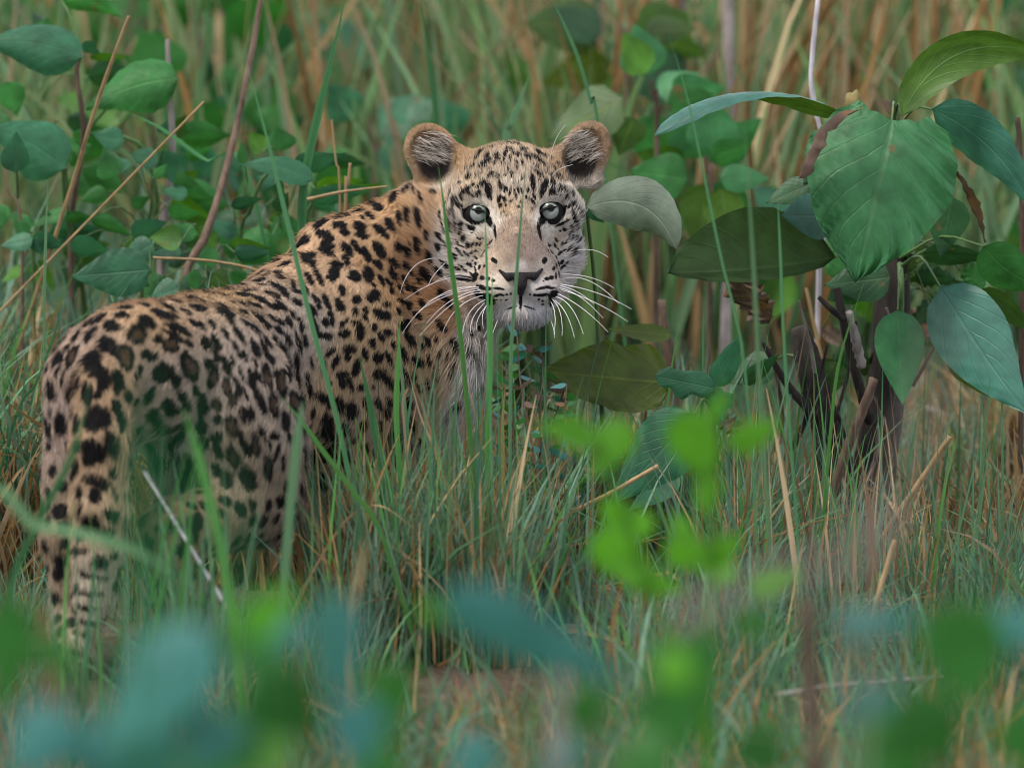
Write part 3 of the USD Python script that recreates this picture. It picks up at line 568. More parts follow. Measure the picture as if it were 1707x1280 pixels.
def coat(p, look=None):
    """Albedo of the coat at frame points p."""
    d, i = tree_p.query(p, k=6)
    w = 1 / (d + 4.0) ** 3.4
    col = (CPK[i] * w[..., None]).sum(1) / w.sum(1, keepdims=True)
    head = (p[:, 0] > 665) & (p[:, 1] < 560) & (p[:, 2] > -175)
    col = np.clip(col * COAT_K * (0.90 + 0.22 * fbm(p * 0.05, 3, 2))[:, None], 0, 0.8)
    grain = np.where(head, 0.62 + 0.76 * fbm(p * 0.55, 2, 31), 1.0)
    col = col * grain[:, None]
    mask = np.zeros(len(p)); brown = np.zeros(len(p))
    wob = (fbm(p * 0.085, 3, 11) - 0.5) * 0.75 + (fbm(p * 0.3, 2, 12) - 0.5) * 0.35
    wob_h = (fbm(p * 0.2, 2, 13) - 0.5) * 0.6
    tp = cKDTree(p)
    fview = np.array([0, 0, -1.0])
    for s in np.nonzero(okc)[0]:
        px, py, ra, rb, ang, ring = SPOTS[s]
        c, n = cen[s], fn_s[ctri[s]]
        q = math.radians(ang)
        u = np.array([math.cos(q), math.sin(q), 0]); v = np.array([-math.sin(q), math.cos(q), 0])
        if HALF[s]:
            zs = 1.0
        fz = n[2] if abs(n[2]) > 0.33 else (0.33 if n[2] >= 0 else -0.33)
        ta = u + fview * ((u @ n) / fz); tb = v + fview * ((v @ n) / fz)
        rad = 2.0 * max(ra * np.linalg.norm(ta), rb * np.linalg.norm(tb))
        ids = np.array(tp.query_ball_point(c, min(rad, 80.0)))
        if not len(ids):
            continue
        dl = p[ids] - c
        G = np.array([[ta @ ta, ta @ tb], [ta @ tb, tb @ tb]])
        ab = np.linalg.solve(G, np.stack([dl @ ta, dl @ tb]))
        r_ = np.sqrt((ab[0] / ra) ** 2 + (ab[1] / rb) ** 2)
        r_ = r_ + (wob_h[ids] if HALF[s] else wob[ids])
        mk = np.clip((((1.13 if 330 < px < 535 and py > 440 else 1.22 if px < 330 else 1.26) if not HALF[s] else 1.36) - r_) / (0.20 if not HALF[s] else 0.26), 0, 1)
        mask[ids] = np.maximum(mask[ids], mk)
        if ring:
            brown[ids] = np.maximum(brown[ids], np.clip((0.62 - r_) / 0.25, 0, 1))
    for c, n, ra in FAR:
        ids = np.array(tp.query_ball_point(c, ra * 1.6))
        if len(ids):
            r_ = np.linalg.norm(p[ids] - c, axis=1) / ra + wob[ids]
            mask[ids] = np.maximum(mask[ids], np.clip((1.0 - r_) / 0.22, 0, 1))
    # inside and behind the ears
    for ex, ey, sg in ((724, 268, 1), (970, 266, -1)):
        d = np.hypot((p[:, 0] - ex) / 35, (p[:, 1] - ey) / 42)
        inn = np.clip((1.0 - d) * 3, 0, 1) * ((p[:, 2] > -150) & (p[:, 2] < -60))
        col = col * (1 - inn[:, None]) + inn[:, None] * np.array([0.026, 0.021, 0.020])
    back = head & (p[:, 2] < -128) & (p[:, 1] < 300) & ((p[:, 0] < 775) | (p[:, 0] > 930))
    mask = np.where(back, 0.9, mask)
    black = np.array([0.0055, 0.005, 0.0058])
    col = col * (1 - brown[:, None] * 0.45 * np.array([0.7, 1.0, 1.2]))
    mask = mask * (1 - 0.28 * brown)
    return col * (1 - mask[:, None]) + black * mask[:, None]


LEO = Thing('leopard', 'spotted leopard standing in the grass, turning its head to look back', 'leopard', [to_world(V(560, 1010, 60))[0], 0, 0])
LEO.part('body', to_world(vb), fb, M_SKIN, col=coat(vb) * 0.85)


def surf_z(px, py):
    return hit(np.array([px], float), np.array([py], float))[0][0]


# ---- eyes: ball, iris, pupil, lids
for ei, (ex, ey) in enumerate(EYES):
    RB = 25.0
    zs = np.nanmean([surf_z(ex + a_, ey + b_)[2] for a_, b_ in ((-24, 6), (24, 6), (0, -18), (0, 22))])
    c = np.append(surf_z(ex, ey)[:2], zs - RB + 7.0)
    look = np.array([0.0, 0.0, 1.0])
    ball = trimesh.creation.icosphere(4, RB)
    eyeball = LEO.part('eyeball', to_world(c + ball.vertices), ball.faces[:, ::-1], M_LID)

    def cap(r0, a0, a1, n=12, m_=40, dx=0, dy=0):
        al = np.radians(np.linspace(a0, a1, n)); ph = np.linspace(0, 2 * np.pi, m_, endpoint=False)
        A, Ph = np.meshgrid(al, ph, indexing='ij')
        v = np.stack([np.sin(A) * np.cos(Ph), np.sin(A) * np.sin(Ph), np.cos(A)], -1).reshape(-1, 3)
        i, j = np.meshgrid(np.arange(n - 1), np.arange(m_), indexing='ij')
        q = np.stack([i * m_ + j, i * m_ + (j + 1) % m_, (i + 1) * m_ + (j + 1) % m_, (i + 1) * m_ + j], -1).reshape(-1, 4)
        return v * r0, np.vstack([q[:, [0, 2, 1]], q[:, [0, 3, 2]]]), A.ravel(), Ph.ravel()
    dx, dy = (0.0, 0.0)

    def tip_(v_, down, side):
        a_, b_ = math.radians(down), math.radians(side)
        v_ = np.stack([v_[:, 0], v_[:, 1] * math.cos(a_) + v_[:, 2] * math.sin(a_), v_[:, 2] * math.cos(a_) - v_[:, 1] * math.sin(a_)], 1)
        return np.stack([v_[:, 0] * math.cos(b_) + v_[:, 2] * math.sin(b_), v_[:, 1], v_[:, 2] * math.cos(b_) - v_[:, 0] * math.sin(b_)], 1)
    v, f, A, Ph = cap(RB + 0.5, 0.5, 34.5)
    t = np.degrees(A) / 34.5
    col = np.array([0.25, 0.265, 0.24]) * (1 - t[:, None]) + np.array([0.15, 0.175, 0.165]) * t[:, None]
    col = col * (0.80 + 0.28 * noise(np.stack([Ph * 9, t * 3, 0 * t], -1), 5))[:, None]
    col = np.where((t > 0.86)[:, None], col * (1 - np.clip((t - 0.86) / 0.12, 0, 1)[:, None] * 0.93), col)
    LEO.part('iris', to_world(c + tip_(v, -2, 1)), f, M_EYE, parent=eyeball, col=col)
    v, f, A, Ph = cap(RB + 1.0, 0.5, 14, 6, 28)
    LEO.part('pupil', to_world(c + tip_(v, -12, 2)), f, M_EYE, parent=eyeball, col=np.full((len(v), 3), 0.004))
    # lid rims: an almond opening, thick dark skin between ball and fur
    mir = 1 if ei == 0 else -1
    n = 56
    th = np.linspace(0, 2 * np.pi, n, endpoint=False)
    ax_, up_, dn_ = 23.0, 7.6, 12.6
    ox = np.cos(th); oy = np.sin(th)
    inner = np.stack([ax_ * ox, np.where(oy < 0, up_ * oy * (1 - 0.25 * ox * mir), dn_ * oy)], 1)
    inner[:, 1] += 7.5 * ox * mir * np.abs(ox) + 0.5
    rings = []
    for k, (ex_, dz) in enumerate(((0.93, -3.0), (1.0, 1.4), (1.05, 1.8), (1.11, 0.4), (1.20, -4.0))):
        xy = inner * ex_
        rr = np.minimum(np.hypot(xy[:, 0], xy[:, 1]), RB - 1)
        zz_ = np.sqrt((RB + 0.5) ** 2 - rr ** 2) + dz - np.maximum(np.hypot(xy[:, 0], xy[:, 1]) - (RB - 1), 0) * 0.6
        zz_ = zz_ + np.where(oy < 0, 2.6 * np.abs(oy), 0) * (0.3 if k == 0 else 1)
        rings.append(np.stack([xy[:, 0], xy[:, 1] + np.where(oy < 0, (2.8, 2.6, 1.5, 0.6, 0)[k], 0), zz_], 1))
    v = np.vstack(rings); ty = math.radians(14) * mir
    v = np.stack([v[:, 0] * math.cos(ty) - (v[:, 2] - RB) * math.sin(ty) * 0.5, v[:, 1], v[:, 2] + v[:, 0] * math.sin(ty)], 1)
    i, j = np.meshgrid(np.arange(4), np.arange(n), indexing='ij')
    q = np.stack([i * n + j, i * n + (j + 1) % n, (i + 1) * n + (j + 1) % n, (i + 1) * n + j], -1).reshape(-1, 4)
    LEO.part('eyelid', to_world(c + v), np.vstack([q[:, [0, 2, 1]], q[:, [0, 3, 2]]]), M_LID)
EYE_C = [surf_z(ex, ey) for ex, ey in EYES]

# ---- nose leather, its own small implicit shape
save_prims = PRIMS
zc = surf_z(868, 462)[2]
PRIMS = []
rc((846, 464, zc - 2), 8, (892, 463, zc - 2), 8, 8)
rc((868, 464, zc + 3), 10, (868, 474, zc + 2), 9, 8)
rc((868, 474, zc + 2), 8, (868, 487, zc - 4), 5, 8)
zl, zr = surf_z(834, 452)[2], surf_z(902, 450)[2]
PRIMS = []
rc((848, 460, zc - 1), 5.5, (890, 459, zc - 1), 5.5, 7)
rc((868, 466, zc + 2), 9, (868, 474, zc + 2), 9, 8)
rc((868, 474, zc + 2), 8, (868, 488, zc - 3), 5.5, 8)
rc((848, 464, zc - 2), 5.5, (833, 451, zl + 0.5), 2.2, 4)
rc((890, 463, zc - 2), 5.5, (904, 449, zr + 0.5), 2.2, 4)
cut((853, 472, zc + 8), (7, 3.4, 7), 2, 28)
cut((883, 471, zc + 8), (7, 3.4, 7), 2, -28)
lo = np.array([815., 435., zc - 40])
vn, fnn = surface_nets(grid_field(lo, (84, 52, 52), 1.3), lo, 1.3)
if trimesh.Trimesh(to_world(vn), fnn, process=False).volume < 0:
    fnn = fnn[:, ::-1]
LEO.part('nose', to_world(vn), fnn, M_NOSE)
PRIMS = save_prims

# ---- whiskers, one by one (pixels of the enlarged face, start, bend, end)
WH = [((500,965),(330,965),(110,1080)),((540,1005),(300,1060),(100,1270)),((535,1012),(330,1065),(180,1160)),((560,1040),(400,1090),(200,1280)),((562,1052),(420,1120),(330,1260)),((575,1075),(480,1150),(440,1280)),((570,1090),(500,1180),(490,1270)),((300,845),(170,890),(90,1040)),((345,870),(280,940),(250,1000)),((585,1100),(530,1180),(520,1250)),((520,1000),(380,1035),(240,1090)),((590,1095),(555,1160),(560,1240)),((548,1022),(380,1080),(240,1210)),((500,955),(400,935),(290,975)),
      ((1000,965),(1150,970),(1320,1100)),((990,990),(1200,1040),(1390,1130)),((995,935),(1150,950),(1290,1010)),((960,1060),(1050,1120),(1120,1270)),((970,1040),(1120,1130),(1260,1260)),((940,1070),(990,1150),(1000,1280)),((990,1020),(1180,1090),(1370,1200)),((1080,800),(1180,800),(1260,840)),((950,1075),(1020,1150),(1070,1290)),((980,1010),(1100,1060),(1230,1180)),((935,1085),(960,1160),(955,1270)),((985,1000),(1080,1030),(1180,1100)),
      ((620,1180),(590,1230),(560,1290)),((640,1190),(620,1240),(600,1300)),((930,1180),(950,1230),(960,1290)),((700,310),(690,290),(640,240)),((940,390),(985,345),(1060,320)),((932,300),(960,190),(1020,95))]
for a, b, e in WH:
    pa, pb, pe = [np.array([640 + x / 3.369, 180 + y / 3.369]) for x, y in (a, b, e)]
    h0 = surf_z(*pa)
    z0 = h0[2] if not np.isnan(h0[2]) else 20.0
    far = 150.0 if pe[1] > 420 else z0 + 60
    c3 = np.array([V(pa[0], pa[1], z0 - 3), V(pb[0], pb[1], 0.45 * z0 + 0.55 * far), V(pe[0], pe[1], far)])
    t = np.linspace(0, 1, 12)[:, None]
    cv = (1 - t) ** 2 * c3[0] + 2 * t * (1 - t) * (2 * c3[1] - 0.5 * (c3[0] + c3[2])) + t ** 2 * c3[2]
    v, f = tube(to_world(cv), np.linspace(0.00036, 0.00012, 12), 5)
    LEO.part('whisker', v, f, M_WHISK)

# ---- fur
NOSE_P = np.array([868., 462., 60.])


def fur(n_body, n_head):
    facen = fn_s
    cent = vb[fb].mean(1)
    ar = np.linalg.norm(np.cross(vb[fb[:, 1]] - vb[fb[:, 0]], vb[fb[:, 2]] - vb[fb[:, 0]]), axis=1) / 2
    headf = (cent[:, 0] > 668) & (cent[:, 1] < 556) & (cent[:, 2] > -165)
    seen = np.where(facen[:, 2] > -0.25, 1.0, 0.16)
    # denser where the surface turns edge-on is not needed; low legs are hidden by grass
    roots, dirs, lens, wid = [], [], [], []
    for sel, count in ((~headf, n_body), (headf, n_head)):
        w = ar * seen * sel
        fi = R.choice(len(fb), count, p=w / w.sum())
        u, v = R.random(count), R.random(count)
        fl = u + v > 1; u[fl], v[fl] = 1 - u[fl], 1 - v[fl]
        A, B, C = (vb[fb[fi, k]] for k in range(3))
        p = A + u[:, None] * (B - A) + v[:, None] * (C - A)
        NA, NB, NC = (body_n[fb[fi, k]] for k in range(3))
        n = NA + u[:, None] * (NB - NA) + v[:, None] * (NC - NA)
        n /= np.linalg.norm(n, axis=1, keepdims=True) + 1e-9
        if sel is headf:
            fl_ = p - NOSE_P
            fl_[:, 2] *= 0.6
            up_ = np.clip((390 - p[:, 1]) / 60, 0, 1)[:, None]
            fl_ = fl_ / (np.linalg.norm(fl_, axis=1, keepdims=True) + 1e-9) + up_ * [0, -0.6, 0]
            dn = np.linalg.norm((p - NOSE_P) * [1, 1, 0.5], axis=1)
            L = np.clip(3.5 + (dn - 25) * 0.085, 3.5, 15)
            chin = (p[:, 1] > 512)
            L = np.where(chin, 14, L)
            ear = (p[:, 1] < 300) & ((p[:, 0] < 772) | (p[:, 0] > 932)) & (p[:, 2] < -70)
            cheek = (p[:, 1] > 400) & ((p[:, 0] < 765) | (p[:, 0] > 940))
            L = np.where(cheek, 18, L); L = np.where(ear, 6.5, L)
            ec = np.where((p[:, 0] < 850)[:, None], [722., 262., -110], [972., 260., -110])
            eo = p - ec; eo /= np.linalg.norm(eo, axis=1, keepdims=True) + 1e-9
            fl_ = np.where(ear[:, None], eo + [0, -0.3, 0.0], fl_)
            lift = np.where(ear, 0.30, 0.22)[:, None]
            wd = np.where(dn < 60, 0.42, 0.55)
            keep = np.ones(len(p), bool)
            for ex, ey in EYES:
                keep &= ((p[:, 0] - ex) / 27) ** 2 + ((p[:, 1] - ey - 2) / 17) ** 2 > 1
            keep &= ~((np.abs(p[:, 0] - 868) < 34) & (p[:, 1] > 456) & (p[:, 1] < 478) & (p[:, 2] > zc - 16))
        else:
            # from the shoulders towards the tail along the back, and downwards on flanks and limbs
            back = np.array([-0.42, 0.10, 0.85])
            t = np.clip((p[:, 1] - 430) / 260, 0, 1)[:, None]
            fl_ = back * (1 - 0.45 * t) + np.array([0.05, 1.0, 0.0]) * (0.25 + 0.75 * t)
            neck = np.clip((p[:, 0] - 600) / 80, 0, 1)[:, None]
            fl_ = fl_ * (1 - neck) + neck * np.array([-0.45, 0.85, 0.35])
            tail = (p[:, 2] > 735) & (p[:, 0] < 222)
            fl_ = np.where(tail[:, None], [-0.03, 1, 0.05], fl_)
            wob2 = np.stack([fbm(p * 0.02 + 3 * k, 2, 20 + k) - 0.5 for k in range(3)], -1)
            fl_ = fl_ / np.linalg.norm(fl_, axis=1, keepdims=True) + 1.1 * wob2
            L = np.full(len(p), 17.0)
            L = np.where(tail, 19, L)
            L = np.where((p[:, 0] > 730) & (p[:, 1] > 540), 34, L)
            L = np.where((p[:, 0] > 230) & (p[:, 0] < 330) & (p[:, 1] > 700) & (p[:, 1] < 850) & (p[:, 2] > 500), 30, L)
            L = np.where((p[:, 0] > 440) & (p[:, 0] < 520) & (p[:, 1] > 690) & (p[:, 2] < 560), 30, L)
            lift = 0.30; wd = np.full(len(p), 0.62); keep = np.ones(len(p), bool)
        fl_ = fl_ - n * (fl_ * n).sum(1, keepdims=True)
        fl_ /= np.linalg.norm(fl_, axis=1, keepdims=True) + 1e-9
        d = fl_ + n * lift + R.normal(0, 0.17, p.shape)
        d /= np.linalg.norm(d, axis=1, keepdims=True)
        L = L * R.uniform(0.6, 1.25, len(p))
        roots.append(np.concatenate([p, n], 1)[keep]); dirs.append(np.concatenate([d, fl_], 1)[keep]); lens.append(L[keep]); wid.append(wd[keep])
    rn, dd, L, wd = np.vstack(roots), np.vstack(dirs), np.concatenate(lens), np.concatenate(wid)
    p, n, d, fl_ = rn[:, :3], rn[:, 3:], dd[:, :3], dd[:, 3:]
    p0 = p - n * 0.6
    p1 = p0 + d * (L * 0.5)[:, None]
    d2 = d * 0.75 + fl_ * 0.45 - n * 0.12; d2 /= np.linalg.norm(d2, axis=1, keepdims=True)
    p2 = p1 + d2 * (L * 0.5)[:, None]
    col = coat(p + fl_ * (L * 0.45)[:, None])
    light = (col.max(1) > 0.045)[:, None]
    col = col * np.where(light, R.uniform(0.62, 1.38, (len(p), 1)), R.uniform(0.7, 1.3, (len(p), 1)))
    return p0, p1, p2, col, wd


def curves(name, pts, cols, widths, parent, kind=None):
    """pts: k arrays of n points (the strands' joints)."""
    k, n = len(pts), len(pts[0])
    path = numbered(parent + '/' + name)
    c = UsdGeom.BasisCurves.Define(stage, path)
    c.CreateTypeAttr('linear')
    allp = np.stack([to_world(x) - LEO.loc for x in pts], 1).reshape(-1, 3)
    c.CreatePointsAttr(Vt.Vec3fArray.FromNumpy(allp.astype(np.float32)))
    c.CreateCurveVertexCountsAttr(Vt.IntArray.FromNumpy(np.full(n, k, np.int32)))
    taper = {3: [1.0, 0.85, 0.25], 4: [1.0, 0.9, 0.7, 0.2]}[k]
    c.CreateWidthsAttr(Vt.FloatArray.FromNumpy((widths[:, None] * taper).astype(np.float32).ravel() * SC))
    c.SetWidthsInterpolation('vertex')
    primvar(c, 'col', np.clip(np.repeat(cols, k, 0), 0, 0.85))
    UsdShade.MaterialBindingAPI.Apply(c.GetPrim()).Bind(M_FUR)
    tag(c.GetPrim(), kind=kind)
    return path


p0, p1, p2, fcol, fw_ = fur(92000, 62000)
curves('fur', [p0, p1, p2], fcol, fw_ * 1.15, LEO.path, 'stuff')

# long pale tufts inside the ears
er, e1, e2, e3, ec = [], [], [], [], []
for ex, ey, sg in ((720, 256, 1), (973, 254, -1)):
    gx_, gy_ = R.uniform(-36, 36, 330), R.uniform(-38, 10, 330)
    hz_, _ = hit(ex + gx_, ey + gy_)
    for k in range(330):
        if np.isnan(hz_[k, 0]) or math.hypot(gx_[k] / 36, gy_[k] / 40) > 1 or hz_[k, 2] < -170:
            continue
        s_ = hz_[k] + np.array([0, 0, -0.5])
        tgt = np.array([sg * R.uniform(14, 32), R.uniform(4, 15), R.uniform(12, 18)]) * (1 if gx_[k] * sg < 12 else 0.35)
        er.append(s_); e1.append(s_ + tgt * [0.25, 0.15, 0.6]); e2.append(s_ + tgt * [0.65, 0.5, 0.95]); e3.append(s_ + tgt)
        ec.append(np.array([0.58, 0.52, 0.46]) * R.uniform(0.2, 1.0))
curves('ear_tufts', [np.array(x) for x in (er, e1, e2, e3)], np.array(ec), np.full(len(er), 0.7), LEO.path, 'stuff')
# ================================================================ plants
def project(w):
    q = np.asarray(w, float) - EYE
    d = q @ FW
    return 853.5 + (q @ RT) / d * D / SC, 640 - (q @ UP) / d * D / SC


def foot(px, Y):
    """Where the ground meets the vertical line under a pixel at depth Y."""
    x = P(px, 640, Y)[0]
    return np.array([x, Y, float(ground_z(x, Y)) - 0.01])


NSEED = [100]


def leaf_mesh(b, t, hw, Y, dY=0.0, bow=0.0, bowd=0.0, roll=0.0, under=False, droop=0.15, fold=0.1, shape='ovate', lob=0.0, wav=0.02, asym=(1, 1), nu=17, nv=9, teeth=0.0, torn=0.0):
    """A leaf seen with its base at pixel b and tip at pixel t, half width hw pixels. roll turns the blade about its midrib (0: flat to the viewer)."""
    NSEED[0] += 1
    rr = np.random.default_rng(NSEED[0])
    B, Tt = P(*b, Y), P(*t, Y + dY)
    L = np.linalg.norm(Tt - B)
    T0 = (Tt - B) / L
    perp = np.cross(T0, FW); perp /= np.linalg.norm(perp)
    dep = np.cross(perp, T0); dep = dep if dep @ FW < 0 else -dep          # towards the viewer
    s = pxm(Y)
    C = (B + Tt) / 2 + perp * bow * s * 2 + dep * bowd * 2
    u = np.linspace(0, 1, nu); v = np.linspace(-1, 1, nv)
    U, Vv = np.meshgrid(u, v, indexing='ij')
    if shape == 'heart':
        w = np.sin(np.pi * np.clip(u, 0, 1) ** 0.62) ** 0.62 * (1 - 0.25 * u ** 4); w[0] = 0.55; lob = lob or 0.16
        w = np.where(u > 0.82, w * (0.55 + 0.45 * (1 - u) / 0.18) ** 0.8, w)
    elif shape == 'oblong':
        w = np.sin(np.pi * u ** 0.85) ** 0.55
    elif shape == 'lance':
        w = np.sin(np.pi * u ** 0.8) ** 1.0
    else:
        w = np.sin(np.pi * u ** 0.64) ** 0.85 * (1 - 0.3 * u ** 2)
        w = np.where(u > 0.86, w * (0.5 + 0.5 * (1 - u) / 0.14) ** 0.7, w)
    w = np.clip(w, 0.0, 1) / w.max()
    te = U - lob * np.abs(Vv) ** 1.5 * (1 - U) ** 2
    te3 = te[..., None]
    M = (1 - te3) ** 2 * B + 2 * te3 * (1 - te3) * C + te3 ** 2 * Tt
    TT = 2 * (1 - te3) * (C - B) + 2 * te3 * (Tt - C); TT /= np.linalg.norm(TT, axis=-1, keepdims=True)
    r0, r1 = (roll, roll) if np.ndim(roll) == 0 else roll
    rl = np.radians(r0 + (r1 - r0) * U)[..., None]
    S = np.cos(rl) * perp + np.sin(rl) * dep
    S = S - TT * (S * TT).sum(-1, keepdims=True); S /= np.linalg.norm(S, axis=-1, keepdims=True) + 1e-9
    Nn = np.cross(TT, S)
    nm = Nn[nu // 2, nv // 2]
    ref = -FW if abs(nm @ FW) > 0.25 else np.array([0, 0, 1.0])
    fl = (nm @ ref < 0) != under
    if fl:
        S, Nn = -S, -Nn
    W = w[:, None] * np.where(Vv < 0, asym[0], asym[1])
    edge = 1 + 0.05 * (noise(np.stack([U * 7, Vv * 2, 0 * U + NSEED[0]], -1), 3) - 0.5) * np.abs(Vv)
    if teeth:
        edge = edge + teeth * np.abs(Vv) ** 4 * (np.abs((U * 14) % 1 - 0.5) * 2 - 0.5)
    if torn:
        edge = edge - torn * np.abs(Vv) ** 2 * np.clip(noise(np.stack([U * 5.5, Vv * 1.2 + 3, 0 * U + NSEED[0]], -1), 8) - 0.45, 0, 1) * 2
    Wm = W * edge * hw * s
    rip = wav * np.sin(2 * np.pi * (U * 6 - np.abs(Vv) * 2.2)) * np.abs(Vv) + 0.5 * wav * np.sin(2 * np.pi * (U * 1.7 + rr.random())) * Vv
    hwm = hw * s
    pts = M + S * (Vv * Wm)[..., None] + Nn * ((fold * np.abs(Vv) - droop * Vv ** 2) * w[:, None] * hwm * 1.6 + rip * hwm * 2)[..., None]
    uv = np.stack([U, Vv * 0.5 + 0.5], -1).reshape(-1, 2)
    i, j = np.meshgrid(np.arange(nu - 1), np.arange(nv - 1), indexing='ij')
    q = np.stack([i * nv + j, (i + 1) * nv + j, (i + 1) * nv + j + 1, i * nv + j + 1], -1).reshape(-1, 4)
    return pts.reshape(-1, 3), np.vstack([q[:, [0, 1, 2]], q[:, [0, 2, 3]]]), uv, B


class Plant(Thing):
    def leaf(self, b, t, hw, Y, mat, stem=None, name='leaf', label=None, pet=2.2, **kw):
        v, f, uv, B = leaf_mesh(b, t, hw, Y, **kw)
        p = self.part(name, v, f, mat, uv=uv, label=label)
        if stem is not None:
            S = P(*stem[:2], stem[2] if len(stem) > 2 else Y)
            mid = (B + S) / 2 + np.array([0, 0, 0.15 * np.linalg.norm(B - S)])
            tv, tf = tube(bez([S, mid, B], 7), np.linspace(pet * 1.2, pet * 0.8, 7) * pxm(Y), 5)
            self.part('petiole', tv, tf, M_GREENSTEM)
        return p

    def stem(self, pts, r0, r1, mat, n=14, name='stem', sides=7, lump=0.05):
        c = bez(np.array([P(a, b, y) for a, b, y in pts]), n)
        s = pxm(pts[0][2])
        v, f = tube(c, np.linspace(r0, r1, n) * s, sides, lump, int(abs(pts[0][0])) + 1)
        return self.part(name, v, f, mat)

    def root_stem(self, px, Y, pts, r0, r1, mat, **kw):
        g = foot(px, Y)
        a, b = project(g)
        return self.stem([(a, b, Y)] + list(pts), r0, r1, mat, **kw)


def plant(name, label, px, Y, cat='plant', group=None):
    return Plant(name, label, cat, foot(px, Y), group)


def T(ox, oy, k):
    return lambda x, y: (ox + x / k, oy + y / k)


# ---------------------------------------------------------------- the ground
gx, gy = np.meshgrid(np.concatenate([np.linspace(-60, -6, 12), np.linspace(-5, 5, 100), np.linspace(6, 60, 12)]), np.concatenate([np.linspace(-30, -8, 8), np.linspace(-7.5, 12, 180), np.linspace(13, 90, 16)]), indexing='ij')
gv = np.stack([gx, gy, ground_z(gx, gy)], -1)
n0, n1 = gx.shape
i, j = np.meshgrid(np.arange(n0 - 1), np.arange(n1 - 1), indexing='ij')
q = np.stack([i * n1 + j, (i + 1) * n1 + j, (i + 1) * n1 + j + 1, i * n1 + j + 1], -1).reshape(-1, 4)
single('ground', gv.reshape(-1, 3), np.vstack([q[:, [0, 1, 2]], q[:, [0, 2, 3]]]), M_SOIL, 'bare brown soil under the grass', 'ground', kind='structure')

# ---------------------------------------------------------------- broad-leaved sapling right of the leopard
t4 = T(1060, 20, 1.8825)
sp = plant('broadleaf_sapling', 'broad leaved sapling with big drooping leaves on a dark forked stump, right of the leopard', 1440, 0.32)
sp.root_stem(1425, 0.32, [(1440, 850, 0.33), (1462, 740, 0.33), (1482, 600, 0.34), (1488, 480, 0.34), (1490, 400, 0.34)], 46, 24, M_BARK, name='trunk', sides=12, lump=0.10)
sp.root_stem(1405, 0.30, [(1392, 830, 0.30), (1372, 700, 0.30), (1345, 590, 0.30), (1332, 545, 0.30)], 34, 15, M_BARK, name='trunk', sides=11, lump=0.12)
sp.stem([(1488, 420, 0.33), (1500, 330, 0.3), (1492, 230, 0.27), (1490, 190, 0.25)], 9, 5, M_GREENSTEM)
sp.stem([(1500, 560, 0.3), (1502, 480, 0.27), (1500, 440, 0.3)], 6, 5, M_GREENSTEM)
sp.stem([(1355, 690, 0.27), (1312, 640, 0.22), (1272, 572, 0.2)], 9, 4, M_BARK, name='branch')
sp.stem([(1376, 860, 0.12), (1413, 745, 0.10), (1440, 680, 0.09), (1457, 632, 0.08)], 9, 8, M_TWIG, name='branch', lump=0.12)
sp.stem([(1395, 480, 0.22), (1412, 560, 0.22), (1432, 640, 0.24), (1450, 700, 0.3)], 7, 10, M_BARK, name='branch')
sp.stem([(1365, 495, 0.2), (1385, 515, 0.2), (1410, 535, 0.22)], 4, 6, M_BARK, name='branch')
sp.stem([(1436, 610, 0.14), (1426, 565, 0.12), (1415, 520, 0.10)], 9, 6, M_GREYTWIG, name='branch', lump=0.15)
big = sp.leaf((1487, 200), (1426, 470), 128, 0.12, M_TEAK, stem=(1492, 195, 0.25), shape='heart', lob=0.09, dY=-0.05, droop=0.12, fold=0.05, bowd=0.02, wav=0.055, label='largest leaf, heart shaped, with a withered brown edge', nu=25, nv=15)
c = bez([P(*t4(*x), 0.045) for x in ((518, 520), (540, 470), (566, 410), (590, 360), (640, 318), (715, 300))], 16)
v, f = blade(c, np.array([5, 11, 15, 14, 11, 13, 16, 15, 12, 11, 13, 15, 14, 10, 8, 4]) * 0.8 * pxm(0.1), [0.8, -0.4, 0.3], 0.8)
sp.part('withered_edge', v + R.normal(0, 0.0012, v.shape), f, M_DEADLEAF, parent=big)
sp.leaf(t4(650, 335), t4(58, 388), 34, 0.16, M_TEAKBLUE, stem=(1432, 205, 0.28), dY=-0.10, bow=-58, roll=(120, 48), shape='oblong', droop=0.3, label='long arching leaf, pale blue green above')
sp.leaf(t4(835, 325), t4(1275, 135), 38, 0.15, M_TEAK, stem=(1492, 195, 0.25), bow=56, roll=(-15, 35), under=True, shape='oblong', droop=0.25, label='upright leaf showing its olive underside')
sp.leaf(t4(930, 305), t4(1250, 640), 48, 0.2, M_TEAKBLUE, stem=(1496, 215, 0.27), bow=26, roll=35, shape='ovate', dY=-0.05)
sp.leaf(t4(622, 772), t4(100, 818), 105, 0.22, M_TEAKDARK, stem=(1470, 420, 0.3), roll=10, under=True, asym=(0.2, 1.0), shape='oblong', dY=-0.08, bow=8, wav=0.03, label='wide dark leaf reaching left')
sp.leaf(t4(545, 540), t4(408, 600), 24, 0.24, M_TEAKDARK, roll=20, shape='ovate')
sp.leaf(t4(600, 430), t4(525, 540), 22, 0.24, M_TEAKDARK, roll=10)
sp.leaf(t4(610, 640), t4(455, 640), 42, 0.21, M_TEAKBLUE, roll=20, shape='ovate', dY=-0.04)
sp.leaf(t4(822, 935), t4(838, 1236), 42, 0.14, M_TEAK, stem=(1502, 450, 0.27), roll=0, shape='ovate', droop=0.2, dY=-0.02, label='lowest leaf, hanging straight down')
sp.leaf(t4(955, 862), t4(1235, 1270), 66, 0.14, M_TEAKBLUE, stem=(1500, 445, 0.3), roll=12, shape='ovate', bow=-4, dY=-0.08, label='blue green leaf at the lower right')
sp.leaf(t4(1010, 1050), t4(1112, 1210), 34, 0.2, M_OLIVE, roll=20, under=True)
